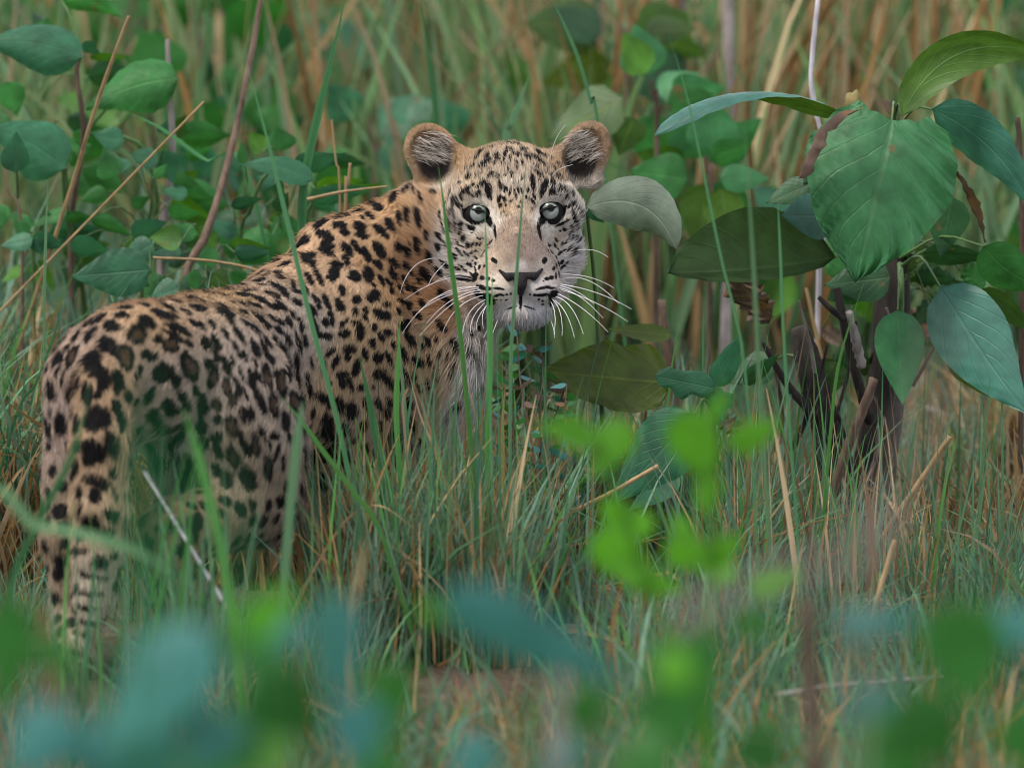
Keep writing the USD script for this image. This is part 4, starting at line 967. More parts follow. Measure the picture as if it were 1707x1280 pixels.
sp.leaf(t4(1090, 735), t4(1290, 870), 40, 0.24, M_SHRUB, stem=(1500, 430, 0.32), roll=20, bow=-10)
sp.leaf(t4(1080, 870), t4(1260, 1010), 24, 0.26, M_TEAKDARK, under=True, roll=30)
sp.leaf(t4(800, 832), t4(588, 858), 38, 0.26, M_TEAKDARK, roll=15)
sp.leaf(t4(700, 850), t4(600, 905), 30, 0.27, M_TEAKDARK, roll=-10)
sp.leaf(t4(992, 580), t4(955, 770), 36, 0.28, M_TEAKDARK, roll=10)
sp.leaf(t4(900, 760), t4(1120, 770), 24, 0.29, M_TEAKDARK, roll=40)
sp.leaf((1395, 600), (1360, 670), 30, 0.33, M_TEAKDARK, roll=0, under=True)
sp.leaf((1290, 600), (1215, 640), 30, 0.34, M_TEAKDARK, roll=20, stem=(1340, 600, 0.32))
sp.leaf(t4(1003, 498), t4(1096, 725), 11, 0.2, M_DEADLEAF, roll=50, bow=8, shape='lance', wav=0.15, label='curled brown withered leaf')
sp.leaf((1490, 190), (1470, 163), 9, 0.17, M_DEADLEAF, roll=30)
bud = trimesh.creation.icosphere(2, 1.0); bv = bud.vertices * [15 * pxm(0.18), 13 * pxm(0.18), 21 * pxm(0.18)]
sp.part('bud', bv * (1 + 0.15 * np.sin(bud.vertices[:, :1] * 6)) + P(1424, 172, 0.18), bud.faces, plain_mat('bud_scales', (0.10, 0.10, 0.03), (0.2, 0.15, 0.06), 80, rnd=0))

cr = np.random.default_rng(91)
for k in range(22):
    b_ = (cr.uniform(1350, 1640), cr.uniform(330, 610))
    a_ = cr.uniform(0.1, np.pi - 0.1); L_ = cr.uniform(50, 120)
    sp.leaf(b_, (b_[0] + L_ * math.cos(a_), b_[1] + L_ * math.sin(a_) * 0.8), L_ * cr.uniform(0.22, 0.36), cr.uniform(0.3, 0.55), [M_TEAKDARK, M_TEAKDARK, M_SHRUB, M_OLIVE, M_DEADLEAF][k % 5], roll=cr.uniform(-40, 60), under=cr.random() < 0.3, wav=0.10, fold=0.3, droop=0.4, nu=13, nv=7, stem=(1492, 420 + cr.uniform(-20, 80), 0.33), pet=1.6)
for k in range(9):
    x_, y_ = cr.uniform(1300, 1560), cr.uniform(620, 860)
    a_ = cr.uniform(-2.4, -0.7); L_ = cr.uniform(90, 220)
    sp.stem([(x_, y_, 0.3), (x_ + 0.5 * L_ * math.cos(a_) + 8, y_ + 0.5 * L_ * math.sin(a_), 0.28), (x_ + L_ * math.cos(a_), y_ + L_ * math.sin(a_), 0.25)], cr.uniform(3, 6), 2, [M_BARK, M_TWIG, M_GREYTWIG][k % 3], name='branch', lump=0.12)

# ---------------------------------------------------------------- smaller broad leaved plants between leopard and sapling
gp = plant('grey_leaved_seedling', 'seedling with one greyed curling leaf right beside the leopard\'s cheek', 1010, 0.16)
gp.root_stem(1010, 0.16, [(1004, 700, 0.16), (992, 480, 0.15), (978, 352, 0.13)], 5, 3, M_GREENSTEM)
gp.leaf((977, 346), (1128, 416), 45, 0.10, M_GREYLEAF, roll=(-10, 30), bow=42, shape='oblong', droop=0.3, dY=-0.04, teeth=0.04, label='greyed leaf with sunken veins')
gp.leaf((980, 350), (1008, 372), 9, 0.11, M_SHRUBBLUE)
mp = plant('low_broadleaf_plant', 'low plant with a wide olive leaf and holed teal leaves below the leopard\'s chin', 1160, 0.1)
mp.root_stem(1165, 0.1, [(1185, 780, 0.08), (1192, 660, 0.06)], 7, 4, M_GREENSTEM)
mp.leaf((1120, 640), (893, 618), 72, 0.14, M_OLIVE, stem=(1190, 665, 0.07), roll=12, under=True, shape='ovate', torn=0.35, wav=0.05, label='wide olive leaf with nibbled holes')
mp.leaf((1120, 560), (1010, 548), 20, 0.2, M_OLIVE, roll=40, under=True)
mp.leaf((1195, 648), (1092, 626), 30, 0.02, M_SHRUBBLUE, stem=(1192, 660, 0.06), torn=0.5, shape='oblong', label='holed teal leaf')
mp.leaf((1193, 645), (1236, 556), 24, 0.03, M_SHRUBBLUE, torn=0.4, roll=20)
mp.leaf((1190, 645), (1206, 704), 28, 0.02, M_SHRUBBLUE, torn=0.6, roll=10)
mp.leaf((1158, 690), (1022, 838), 58, -0.06, M_SHRUBBLUE, stem=(1188, 690, 0.06), roll=15, shape='ovate', wav=0.03, label='dark blue green leaf hanging low')
mp.leaf((1130, 780), (1050, 850), 36, 0.05, M_SHRUBBLUE, roll=40)
mp.leaf((1240, 640), (1300, 590), 18, 0.1, M_TEAKDARK, roll=35)

# ---------------------------------------------------------------- leafy shrubs at the left
t5 = T(0, 0, 2.559)
ls = plant('leafy_shrub', 'leafy shrub with large rounded leaves in the upper left corner', 130, 0.75, 'shrub')
ls.root_stem(120, 0.75, [(118, 420, 0.75), (125, 320, 0.72), (140, 220, 0.7), (128, 130, 0.7), (133, 90, 0.7)], 6, 4, M_TWIG)
ls.root_stem(160, 0.8, [(140, 500, 0.8), (112, 360, 0.72), (105, 280, 0.68)], 6, 4, M_GREENSTEM)
ls.leaf(t5(350, 245), t5(-80, 190), 46, 0.62, M_SHRUBBLUE, stem=(133, 100, 0.7), roll=20, bow=-14, shape='ovate', droop=0.4, label='broad leaf at the left edge near the top')
ls.leaf(t5(262, 2), t5(520, 80), 24, 0.72, M_SHRUB, roll=25, bow=12, droop=0.3, stem=(125, 60, 0.7))
ls.leaf(t5(760, 335), t5(368, 470), 48, 0.60, M_SHRUB, stem=(140, 225, 0.7), roll=18, bow=-12, shape='ovate', droop=0.35, teeth=0.05, wav=0.04, label='veined leaf with a toothed edge')
ls.leaf(t5(278, 720), t5(-50, 545), 52, 0.58, M_SHRUBBLUE, stem=(112, 330, 0.7), roll=12, bow=-10, shape='ovate', droop=0.3)
ls.leaf(t5(62, 735), t5(70, 560), 25, 0.45, M_SHRUBBLUE, stem=(30, 330, 0.6), roll=15, shape='ovate')
ls.leaf(t5(30, 350), t5(75, 500), 26, 0.8, M_SHRUB, roll=20)
ls.leaf(t5(140, 610), t5(300, 690), 30, 0.7, M_SHRUB, roll=40)
ls.leaf(t5(385, 640), t5(290, 590), 20, 0.75, M_SHRUB, roll=30)
ls.leaf(t5(350, 190), t5(430, 230), 12, 0.7, M_SHRUBBLUE, roll=30)
ls.leaf(t5(380, 245), t5(560, 240), 10, 0.68, M_SHRUB, roll=50, under=True)
ls2 = plant('leafy_shrub', 'leafy shrub with torn and toothed leaves around a grey stick, left of the leopard\'s back', 270, 0.7, 'shrub')
ls2.root_stem(270, 0.7, [(258, 420, 0.7), (262, 330, 0.66), (240, 250, 0.62), (205, 228, 0.6)], 5, 3, M_GREENSTEM)
ls2.root_stem(250, 0.7, [(235, 430, 0.66), (250, 360, 0.64), (255, 300, 0.6)], 4, 2.5, M_GREENSTEM)
for b, t, hw, Y, mat, kw in [((530, 600), (395, 575), 22, .55, M_SHRUBBLUE, dict(torn=0.6, roll=10)), ((675, 690), (552, 655), 22, .56, M_SHRUBBLUE, dict(roll=20, torn=0.3)), ((690, 640), (745, 790), 22, .62, M_SHRUBBLUE, dict(roll=25)),
                             ((660, 760), (712, 700), 9, .5, M_SHRUB, dict(roll=0)), ((390, 940), (565, 1005), 18, .45, M_SHRUB, dict(roll=40, droop=.4)), ((560, 1000), (715, 945), 20, .45, M_SHRUBBLUE, dict(roll=25)),
                             ((640, 1150), (300, 1180), 42, .36, M_SHRUBBLUE, dict(roll=5, shape='ovate', teeth=.05)), ((655, 1040), (520, 1110), 24, .42, M_SHRUBBLUE, dict(roll=15)), ((720, 880), (862, 905), 16, .5, M_SHRUB, dict(roll=35, bow=-8)),
                             ((840, 1000), (700, 970), 18, .6, M_SHRUB, dict(roll=30)), ((800, 830), (690, 810), 14, .62, M_SHRUBBLUE, dict(roll=20)), ((560, 880), (640, 840), 12, .6, M_SHRUB, dict(roll=20)), ((300, 1040), (470, 1075), 22, .5, M_SHRUBBLUE, dict(roll=30)), ((480, 1140), (640, 1220), 30, .4, M_SHRUB, dict(roll=15))]:
    ls2.leaf(t5(*b), t5(*t), hw, Y, mat, stem=(250, 330 + (b[1] - 600) * 0.2, 0.62), pet=1.3, **kw)
ls3 = plant('leafy_shrub', 'leafy shrub with pale folded leaves behind the leopard\'s shoulder', 430, 0.55, 'shrub')
ls3.root_stem(415, 0.55, [(400, 430, 0.55), (418, 350, 0.52), (445, 290, 0.5), (500, 285, 0.48)], 4.5, 2.5, M_GREENSTEM)
ls3.root_stem(520, 0.6, [(512, 420, 0.6), (520, 340, 0.56), (545, 310, 0.55)], 4, 2.5, M_GREENSTEM)
for b, t, hw, Y, mat, kw in [((1335, 770), (1022, 705), 23, .4, M_SHRUBBLUE, dict(roll=20, bow=-10)), ((1250, 690), (1480, 650), 20, .45, M_SHRUBBLUE, dict(roll=25, bow=-8)), ((1035, 700), (1030, 605), 9, .42, M_SHRUB, dict(roll=10)), ((1395, 795), (1640, 775), 15, .5, M_SHRUB, dict(roll=45, under=True, bow=-9)),
                             ((1320, 850), (1600, 800), 18, .46, M_SHRUBBLUE, dict(roll=25)), ((985, 880), (1125, 845), 12, .5, M_SHRUBBLUE, dict(roll=30)), ((985, 1035), (1155, 1062), 13, .45, M_SHRUB, dict(roll=35, under=True)), ((1010, 1000), (880, 940), 16, .5, M_SHRUBBLUE, dict(roll=25)), ((1180, 900), (1230, 820), 16, .55, M_TEAKDARK, dict(roll=35)),
                             ((900, 1170), (985, 1230), 20, .35, M_OLIVE, dict(roll=20)), ((830, 1150), (830, 1270), 12, .35, M_SHRUB, dict(roll=10)), ((760, 1230), (640, 1270), 26, .35, M_SHRUBBLUE, dict(roll=20)), ((930, 1120), (800, 1060), 22, .5, M_SHRUB, dict(roll=30))]:
    ls3.leaf(t5(*b), t5(*t), hw, Y, mat, stem=(t5(*b)[0] + 8, t5(*b)[1] + 30, Y + 0.05), pet=1.2, **kw)
ls4 = plant('leafy_shrub', 'small leafy shrub low at the left edge above dry straw', 60, 0.6, 'shrub')
ls4.root_stem(60, 0.6, [(55, 430, 0.6), (60, 400, 0.58), (80, 350, 0.55)], 4, 2.5, M_GREENSTEM)
ls4.root_stem(30, 0.62, [(36, 400, 0.6), (12, 315, 0.6)], 4, 2, M_TWIG)
for b, t, hw, Y, mat, kw in [((140, 1010), (275, 1055), 17, .5, M_SHRUBBLUE, dict(roll=25)), ((140, 1020), (0, 1050), 17, .5, M_SHRUBBLUE, dict(roll=25)), ((285, 895), (130, 970), 13, .55, M_SHRUB, dict(roll=30)), ((20, 960), (-60, 900), 18, .55, M_SHRUB, dict(roll=20)), ((150, 1020), (180, 1090), 16, .5, M_SHRUBBLUE, dict(roll=30)), ((120, 1000), (60, 940), 14, .55, M_SHRUB, dict(roll=20))]:
    ls4.leaf(t5(*b), t5(*t), hw, Y, mat, stem=(60, 395, 0.58), pet=1.2, **kw)

fr = np.random.default_rng(77)
for pl_, cx, cy, rx, ry, n_, Yc in ((ls, 60, 180, 110, 150, 12, 0.85), (ls2, 240, 330, 110, 130, 18, 0.7), (ls3, 470, 330, 120, 90, 18, 0.65), (ls4, 60, 410, 90, 70, 10, 0.7), (ls2, 340, 430, 90, 50, 10, 0.5)):
    for k in range(n_):
        a_ = fr.uniform(0, 2 * np.pi); q_ = fr.uniform(0.1, 1) ** 0.6
        b_ = (cx + rx * q_ * math.cos(a_), cy + ry * q_ * math.sin(a_))
        L_ = fr.uniform(46, 100); a2 = a_ + fr.uniform(-0.9, 0.9)
        pl_.leaf(b_, (b_[0] + L_ * math.cos(a2), b_[1] + L_ * math.sin(a2) * 0.6 + 8), L_ * fr.uniform(0.28, 0.4), Yc + fr.uniform(-0.12, 0.25), [M_SHRUB, M_SHRUBBLUE, M_SHRUB, M_TEAKDARK][fr.integers(4)], roll=fr.uniform(5, 55), under=fr.random() < 0.2, stem=(cx + 8, b_[1] + 40, Yc + 0.1), pet=1.2, nu=13, nv=7, droop=0.3, teeth=0.04 * (k % 2))

# ---------------------------------------------------------------- twigs, sticks and stalks, one by one
def stick(name, label, cat, pts, r0, r1, mat, n=16, lump=0.08, sides=7):
    c = bez(np.array([P(a, b, y) for a, b, y in pts]), n)
    v, f = tube(c, np.linspace(r0, r1, n) * pxm(pts[0][2]), sides, lump, int(abs(pts[0][0] * 7 + pts[0][1])))
    return single(name, v, f, mat, label, cat)


def to_ground(px, Y):
    g = project(foot(px, Y))
    return (float(g[0]), float(g[1]), Y)


stick('twig', 'long brown twig leaning to the right behind the leopard\'s back', 'twig', [to_ground(290, 0.42), (308, 485, 0.42), (340, 400, 0.45), (375, 290, 0.5), (402, 175, 0.52), (425, 60, 0.55), (440, -40, 0.55)], 8.5, 4.5, M_TWIG)
stick('twig', 'upright grey knotted stick among the left shrub leaves', 'twig', [to_ground(262, 0.66), (268, 430, 0.66), (280, 330, 0.66), (287, 235, 0.66), (282, 140, 0.66), (279, 66, 0.66)], 9, 4, M_GREYTWIG, lump=0.12)
stick('twig', 'thin white peeled twig rising behind the sapling', 'twig', [to_ground(1372, 0.55), (1362, 500, 0.55), (1385, 300, 0.5), (1368, 220, 0.48), (1353, 150, 0.48), (1355, 80, 0.48), (1366, -20, 0.48)], 4.5, 4, M_WHITETWIG)
stick('twig', 'dark upright twig with a frayed top at the right edge beside the sapling', 'twig', [to_ground(1702, 0.3), (1704, 420, 0.3), (1700, 250, 0.3), (1696, 196, 0.3)], 5, 5, M_TWIG)
stick('twig', 'thick broken brown stem standing behind the olive leaf', 'twig', [to_ground(1128, 0.5), (1120, 640, 0.5), (1108, 560, 0.5), (1103, 500, 0.5)], 14, 7, M_TWIG, lump=0.14)
stick('twig', 'grey upright stick behind the olive leaf, left of the sapling', 'twig', [to_ground(1205, 0.9), (1208, 560, 0.9), (1216, 420, 0.9), (1222, 300, 0.9)], 11, 8, M_GREYTWIG)
stick('twig', 'short tan twig leaning right in the grass beside the stump', 'twig', [(1428, 960, 0.02), (1502, 850, 0.0), (1584, 728, -0.02)], 6, 5.5, M_STRAWTWIG, lump=0.1)
stick('twig', 'straight straw coloured twig leaning right in front of the stump', 'twig', [(1440, 1075, -0.5), (1465, 990, -0.5), (1492, 900, -0.5)], 5, 4.5, M_STRAWTWIG)
stick('fallen_stick', 'grey fallen stick lying in the grass right of the stump', 'stick', [(1530, 678, 1.25), (1560, 686, 1.2), (1592, 702, 1.15)], 6, 5, M_GREYTWIG)
stick('fallen_stick', 'pale fallen stick lying on the ground at the right edge', 'stick', [(1535, 966, -0.02), (1620, 964, -0.02), (1760, 962, -0.02)], 5, 4, M_GREYTWIG)
stick('fallen_stick', 'dark fallen stick on the ground left of the stump', 'stick', [(1268, 868, 0.5), (1320, 862, 0.5), (1362, 850, 0.5)], 8, 6, M_BARK)
stick('fallen_stick', 'pale fallen stick lying across the bottom right of the picture', 'stick', [(1290, 1160, -1.0), (1400, 1142, -1.0), (1570, 1128, -1.0)], 6, 4, M_GREYTWIG)
stick('fallen_stick', 'dark fallen twig on the bare soil below the leafy weed', 'stick', [(920, 936, 0.3), (960, 940, 0.3), (1012, 942, 0.3)], 5, 4, M_BARK)
stick('straw_stalk', 'orange tan straw stalk crossing the toothed leaf at the upper left', 'stalk', [(-83, 915, 0.55), (110, 340, 0.5), (145, 225, 0.45), (180, 120, 0.42), (215, 28, 0.4)], 4, 3, M_STRAWTWIG)
stick('straw_stalk', 'thin tan stalk slanting right across the left shrub', 'stalk', [(-395, 925, 0.5), (-120, 642, 0.47), (150, 365, 0.45), (340, 170, 0.4)], 2.4, 2, M_STRAWTWIG)
stick('straw_stalk', 'pale dry stalk lying just behind the leopard\'s lower back', 'stalk', [(255, 430, 0.3), (330, 433, 0.3), (400, 443, 0.3), (450, 458, 0.3)], 2.6, 2.2, M_STRAWTWIG)
stick('straw_stalk', 'pale dry stalk lying flat across leaves behind the shoulder', 'stalk', [(512, 333, 0.3), (570, 320, 0.3), (645, 311, 0.3)], 3.4, 1.8, M_STRAWTWIG)
stick('straw_stalk', 'thin upright straw nearer the pale stalk behind the shoulder', 'stalk', [to_ground(570, 0.4), (567, 350, 0.4), (560, 270, 0.4), (553, 200, 0.4)], 2.2, 1.8, M_STRAWTWIG)
stick('straw_stalk', 'short thick straw stub behind the shoulder', 'stalk', [to_ground(575, 0.36), (576, 350, 0.36), (580, 310, 0.36), (584, 272, 0.36)], 3.2, 2.6, M_STRAWTWIG)
stick('straw_stalk', 'broad yellow straw leaning left behind the stump fork', 'stalk', [to_ground(1412, 0.5), (1395, 690, 0.5), (1370, 600, 0.5), (1344, 480, 0.5)], 5, 3, M_STRAWTWIG)
stick('straw_stalk', 'pale straw stalk leaning left in front of the hind leg', 'stalk', [(380, 1015, -0.85), (310, 900, -0.85), (241, 786, -0.85)], 3.2, 2.2, M_WHITETWIG)
stick('straw_stalk', 'pale straw stalk slanting up right over the low blue leaf', 'stalk', [(960, 850, -0.15), (1020, 820, -0.15), (1097, 776, -0.15)], 4, 3.6, M_STRAWTWIG)
tr = np.random.default_rng(33)
for k in range(26):
    x_, Y_ = tr.uniform(1000, 1720), tr.uniform(-0.5, 0.9)
    g_ = project(foot(x_, Y_)); a_ = tr.uniform(-0.7, 0.5); L_ = tr.uniform(60, 190)
    px_, py_ = float(g_[0]), float(g_[1]) - tr.uniform(4, 50)
    c = bez(np.array([P(px_, py_, Y_), P(px_ + L_ * 0.5, py_ + L_ * 0.5 * math.sin(a_) - tr.uniform(-8, 12), Y_ + 0.03), P(px_ + L_, py_ + L_ * math.sin(a_), Y_ + tr.uniform(-0.1, 0.1))]), 9)
    v, f = tube(c, np.linspace(tr.uniform(1.8, 4.0), 1.2, 9) * pxm(Y_), 5, 0.1, k)
    single('dead_twig', v, f, [M_TWIG, M_GREYTWIG, M_STRAWTWIG][k % 3], 'thin dead twig lying among the grass and litter under the sapling', 'twig', 'dead twigs under the sapling')
# shrivelled leaves
for (lab, b, t, hw, Y, kw) in [('shrivelled dark brown leaf hanging left of the stump', (1215, 450), (1285, 535), 30, 0.25, dict(roll=30, wav=0.3, fold=0.6, droop=0.6, shape='oblong')),
                               ('curled brown dead leaf standing in the grass at the right edge', (1668, 800), (1690, 690), 24, 0.75, dict(roll=35, fold=0.6, wav=0.12)),
                               ('curled brown dead leaf under the low teal leaves', (1255, 735), (1188, 700), 20, 0.12, dict(roll=50, wav=0.3, fold=0.5)),
                               ('brown dead leaf on the ground under the bright sprig', (1180, 800), (1200, 890), 22, 0.25, dict(roll=30, wav=0.2, fold=0.4))]:
    v, f, uv, B = leaf_mesh(b, t, hw, Y, **kw)
    single('dead_leaf', v, f, M_DEADLEAF, lab, 'leaf', uv=uv)

# ---------------------------------------------------------------- small weed with tiny teal leaves in front of the chest
wd = plant('leafy_weed', 'spindly weed with many tiny teal leaves in front of the leopard\'s chest', 900, -0.12)
wr = np.random.default_rng(21)
for k, pts in enumerate([[(905, 880), (890, 760), (868, 640), (862, 560)], [(910, 880), (925, 800), (938, 720), (945, 640)], [(880, 880), (845, 780), (835, 690), (850, 600)], [(920, 880), (955, 820), (985, 790), (1010, 780)], [(895, 900), (860, 850), (830, 800)], [(905, 860), (900, 700), (905, 600), (890, 580)], [(890, 900), (872, 800), (858, 720), (835, 650)], [(930, 900), (960, 860), (1000, 850)], [(915, 880), (905, 780), (930, 680), (962, 600)]]):
    Yk = -0.12 + 0.05 * (k - 2)
    pp = [(a, b, Yk) for a, b in pts]
    wd.root_stem(900 + 6 * k, Yk, pp, 2.6, 1.2, M_TWIG, sides=5)
    c = bez(np.array([(a, b) for a, b in pts], float), 15)
    for m_ in range(2, 15):
        for s_ in (-1, 1):
            if wr.random() < 0.25:
                continue
            ang = wr.uniform(-0.9, 0.5)
            L = wr.uniform(16, 30)
            q = (c[m_][0] + s_ * L * math.cos(ang), c[m_][1] + L * math.sin(ang))
            v, f, uv, _ = leaf_mesh(tuple(c[m_]), q, wr.uniform(4, 8), Yk + wr.uniform(-0.02, 0.02), roll=wr.uniform(-65, 65), nu=7, nv=3, shape='ovate')
            wd.part('leaf', v, f, M_FOREBLUE if wr.random() < 0.3 else (M_SHRUB if wr.random() < 0.6 else M_DEADLEAF), uv=uv)

# ---------------------------------------------------------------- bright young sprig and the plants close to the lens, far out of focus
br = plant('bright_sprig', 'bright yellow green sprig of young leaves, blurred, right of the picture\'s middle', 1150, -3.0)
br.stem([(1190, 1500, -3.0), (1180, 1150, -3.0), (1188, 900, -3.0), (1180, 770, -3.0)], 9, 6, M_BRIGHT)
br.stem([(1185, 1250, -3.0), (1090, 1000, -3.0), (1040, 850, -3.0), (1000, 740, -3.0)], 8, 5, M_BRIGHT)
for b, t, hw, kw in [((1000, 735), (890, 705), 24, {}), ((1045, 700), (985, 800), 34, {}), ((1135, 685), (1190, 815), 44, {}), ((1188, 790), (1168, 860), 22, {}), ((1215, 745), (1305, 700), 28, {}), ((1000, 880), (1080, 985), 44, {}), ((1075, 850), (1050, 910), 26, {}), ((1110, 905), (1195, 940), 34, {}), ((1175, 935), (1240, 890), 26, {}), ((1040, 960), (1150, 985), 24, {}), ((1250, 985), (1345, 950), 26, {}), ((1010, 830), (1060, 900), 26, {}), ((1090, 960), (1000, 925), 30, {}), ((1150, 900), (1120, 850), 18, {}), ((1185, 700), (1215, 640), 14, {}), ((930, 700), (1000, 740), 22, {}), ((1225, 960), (1150, 930), 22, {})]:
    br.leaf(b, t, hw, -3.0, M_BRIGHT, roll=10, **kw)
NEAR = [('near_leafy_plant', 'teal and green leaves blurred close to the lens at the lower left', 240, -4.6, [((350, 1050), (150, 1270), 75, M_FOREBLUE), ((330, 1060), (250, 1100), 34, M_FOREGREEN), ((20, 990), (5, 1200), 42, M_FOREGREEN), ((300, 1290), (60, 1220), 70, M_FOREBLUE), ((430, 1200), (260, 1330), 60, M_FOREGREEN), ((110, 1180), (20, 1300), 60, M_FOREBLUE), ((60, 1060), (130, 1130), 30, M_FOREGREEN), ((180, 1230), (250, 1320), 70, M_FOREGREEN)]),
        ('near_leafy_plant', 'green and deep teal leaves blurred at the bottom edge, left of the middle', 500, -4.6, [((400, 1060), (500, 975), 36, M_BRIGHT), ((560, 985), (562, 1190), 46, M_FOREBLUE), ((420, 1065), (520, 1040), 40, M_FOREBLUE), ((590, 1160), (600, 1290), 50, M_FOREBLUE), ((480, 1260), (390, 1240), 46, M_BRIGHT), ((470, 1120), (380, 1060), 30, M_FOREGREEN), ((590, 1250), (680, 1300), 50, M_FOREGREEN), ((380, 1090), (350, 1060), 24, M_FOREGREEN), ((420, 1130), (540, 1230), 70, M_FOREGREEN), ((640, 1100), (660, 1240), 46, M_FOREGREEN), ((360, 1180), (330, 1300), 60, M_FOREBLUE)]),
        ('near_leafy_plant', 'long slanting teal leaf over green ones blurred at the bottom middle', 900, -4.4, [((735, 985), (1065, 1150), 56, M_FOREBLUE), ((690, 1010), (765, 1030), 16, M_BRIGHT), ((960, 1150), (1010, 1230), 42, M_FOREGREEN), ((1130, 1060), (1170, 1210), 62, M_FOREGREEN), ((1120, 1240), (1010, 1300), 50, M_FOREGREEN), ((1150, 1100), (1090, 1130), 40, M_BRIGHT), ((970, 1240), (900, 1300), 40, M_FOREBLUE), ((1080, 1140), (1160, 1260), 50, M_FOREGREEN), ((1230, 1020), (1290, 1070), 30, M_FOREGREEN), ((820, 1230), (760, 1310), 46, M_FOREBLUE)]),
        ('near_leafy_plant', 'big dark green leaf among teal ones blurred at the lower right corner', 1560, -4.5, [((1590, 1000), (1625, 1190), 78, M_FOREGREEN), ((1385, 1045), (1550, 1030), 30, M_FOREBLUE), ((1640, 1040), (1760, 1060), 40, M_FOREBLUE), ((1600, 1180), (1450, 1260), 66, M_FOREGREEN), ((1420, 1150), (1500, 1230), 50, M_FOREBLUE), ((1690, 1180), (1740, 1300), 60, M_FOREGREEN), ((1520, 1230), (1420, 1310), 70, M_FOREGREEN), ((1240, 1210), (1310, 1300), 50, M_FOREGREEN)])]
for nm, lab, px, Y, lvs in NEAR:
    pl = plant(nm, lab, px, Y)
    pl.root_stem(px, Y, [(px + 20, 1500, Y), (px - 10, 1250, Y), (px, 1120, Y)], 9, 4, M_GREENSTEM)
    for k, (b, t, hw, mat) in enumerate(lvs):
        pl.leaf(b, t, hw, Y + 0.12 * ((k * 37) % 5 - 2), mat, roll=15 - 8 * (k % 4), stem=(px, 1300 + 30 * k, Y), pet=2.5)
stick('near_stalk', 'dark purple brown stalk rising blurred from the bottom edge at the right', 'stalk', [to_ground(1362, -3.0), (1358, 1300, -3.0), (1350, 1150, -3.0), (1345, 1000, -3.0)], 20, 13, M_TWIG)
stick('near_stalk', 'pale grey stalk slanting blurred in front of the stump', 'stalk', [to_ground(1380, -6.0), (1430, 1060, -6.0), (1480, 900, -6.0), (1525, 720, -6.0), (1570, 540, -6.0)], 7, 5, M_GREYTWIG)
stick('near_stalk', 'grey stalk standing blurred at the bottom edge left of the green leaves', 'stalk', [to_ground(925, -4.5), (928, 1300, -4.5), (938, 1120, -4.5)], 14, 9, M_GREYTWIG)
stick('near_stalk', 'grey brown stalk leaning blurred under the bright sprig', 'stalk', [(1120, 1040, -5.6), (1250, 975, -5.6), (1400, 930, -5.6), (1470, 900, -5.6)], 12, 8, M_GREYTWIG)
# ================================================================ grass blades that can be told apart
GREENS = 1.08 * np.array([[0.045, 0.150, 0.055], [0.062, 0.175, 0.075], [0.040, 0.125, 0.068], [0.085, 0.175, 0.085], [0.060, 0.175, 0.040]])
TANS = np.array([[0.25, 0.155, 0.06], [0.33, 0.225, 0.115], [0.20, 0.115, 0.045], [0.40, 0.30, 0.18], [0.16, 0.10, 0.05]])


def named_blade(label, pts, hw, Y, color, name='grass_blade', cat='grass blade', n=22, face=None):
    pts = [(p[0], p[1], p[2] if len(p) > 2 else Y) for p in pts]
    q_ = np.array([P(a, b, y) for a, b, y in pts])
    zg = float(ground_z(q_[0, 0], q_[0, 1]))
    if q_[0, 2] > zg + 0.03:                                   # every blade is rooted
        lean = (q_[0] - q_[1]) / max(q_[1, 2] - q_[0, 2], 0.03) * (q_[0, 2] - zg) * 0.5
        q_ = np.vstack([[q_[0, 0] + np.clip(lean[0], -0.08, 0.08), q_[0, 1], zg - 0.01], q_])
    c = bez(q_, n)
    t = np.linspace(0, 1, n)
    w = 0.85 * hw * pxm(Y) * np.clip((1 - t) * 3.2, 0.12, 1) * np.clip(0.75 + t, 0, 1)
    v, f = blade(c, w, face if face is not None else [1, 0.3, 0.1], 0.35)
    base, tip = np.asarray(color, float) * 1.0, np.asarray(color, float) * 1.1
    cl = np.repeat(base + (tip - base) * t[:, None], 3, 0)
    cl[1::3] *= 0.85
    return single(name, v, f, M_GRASS, label, cat, col=cl)


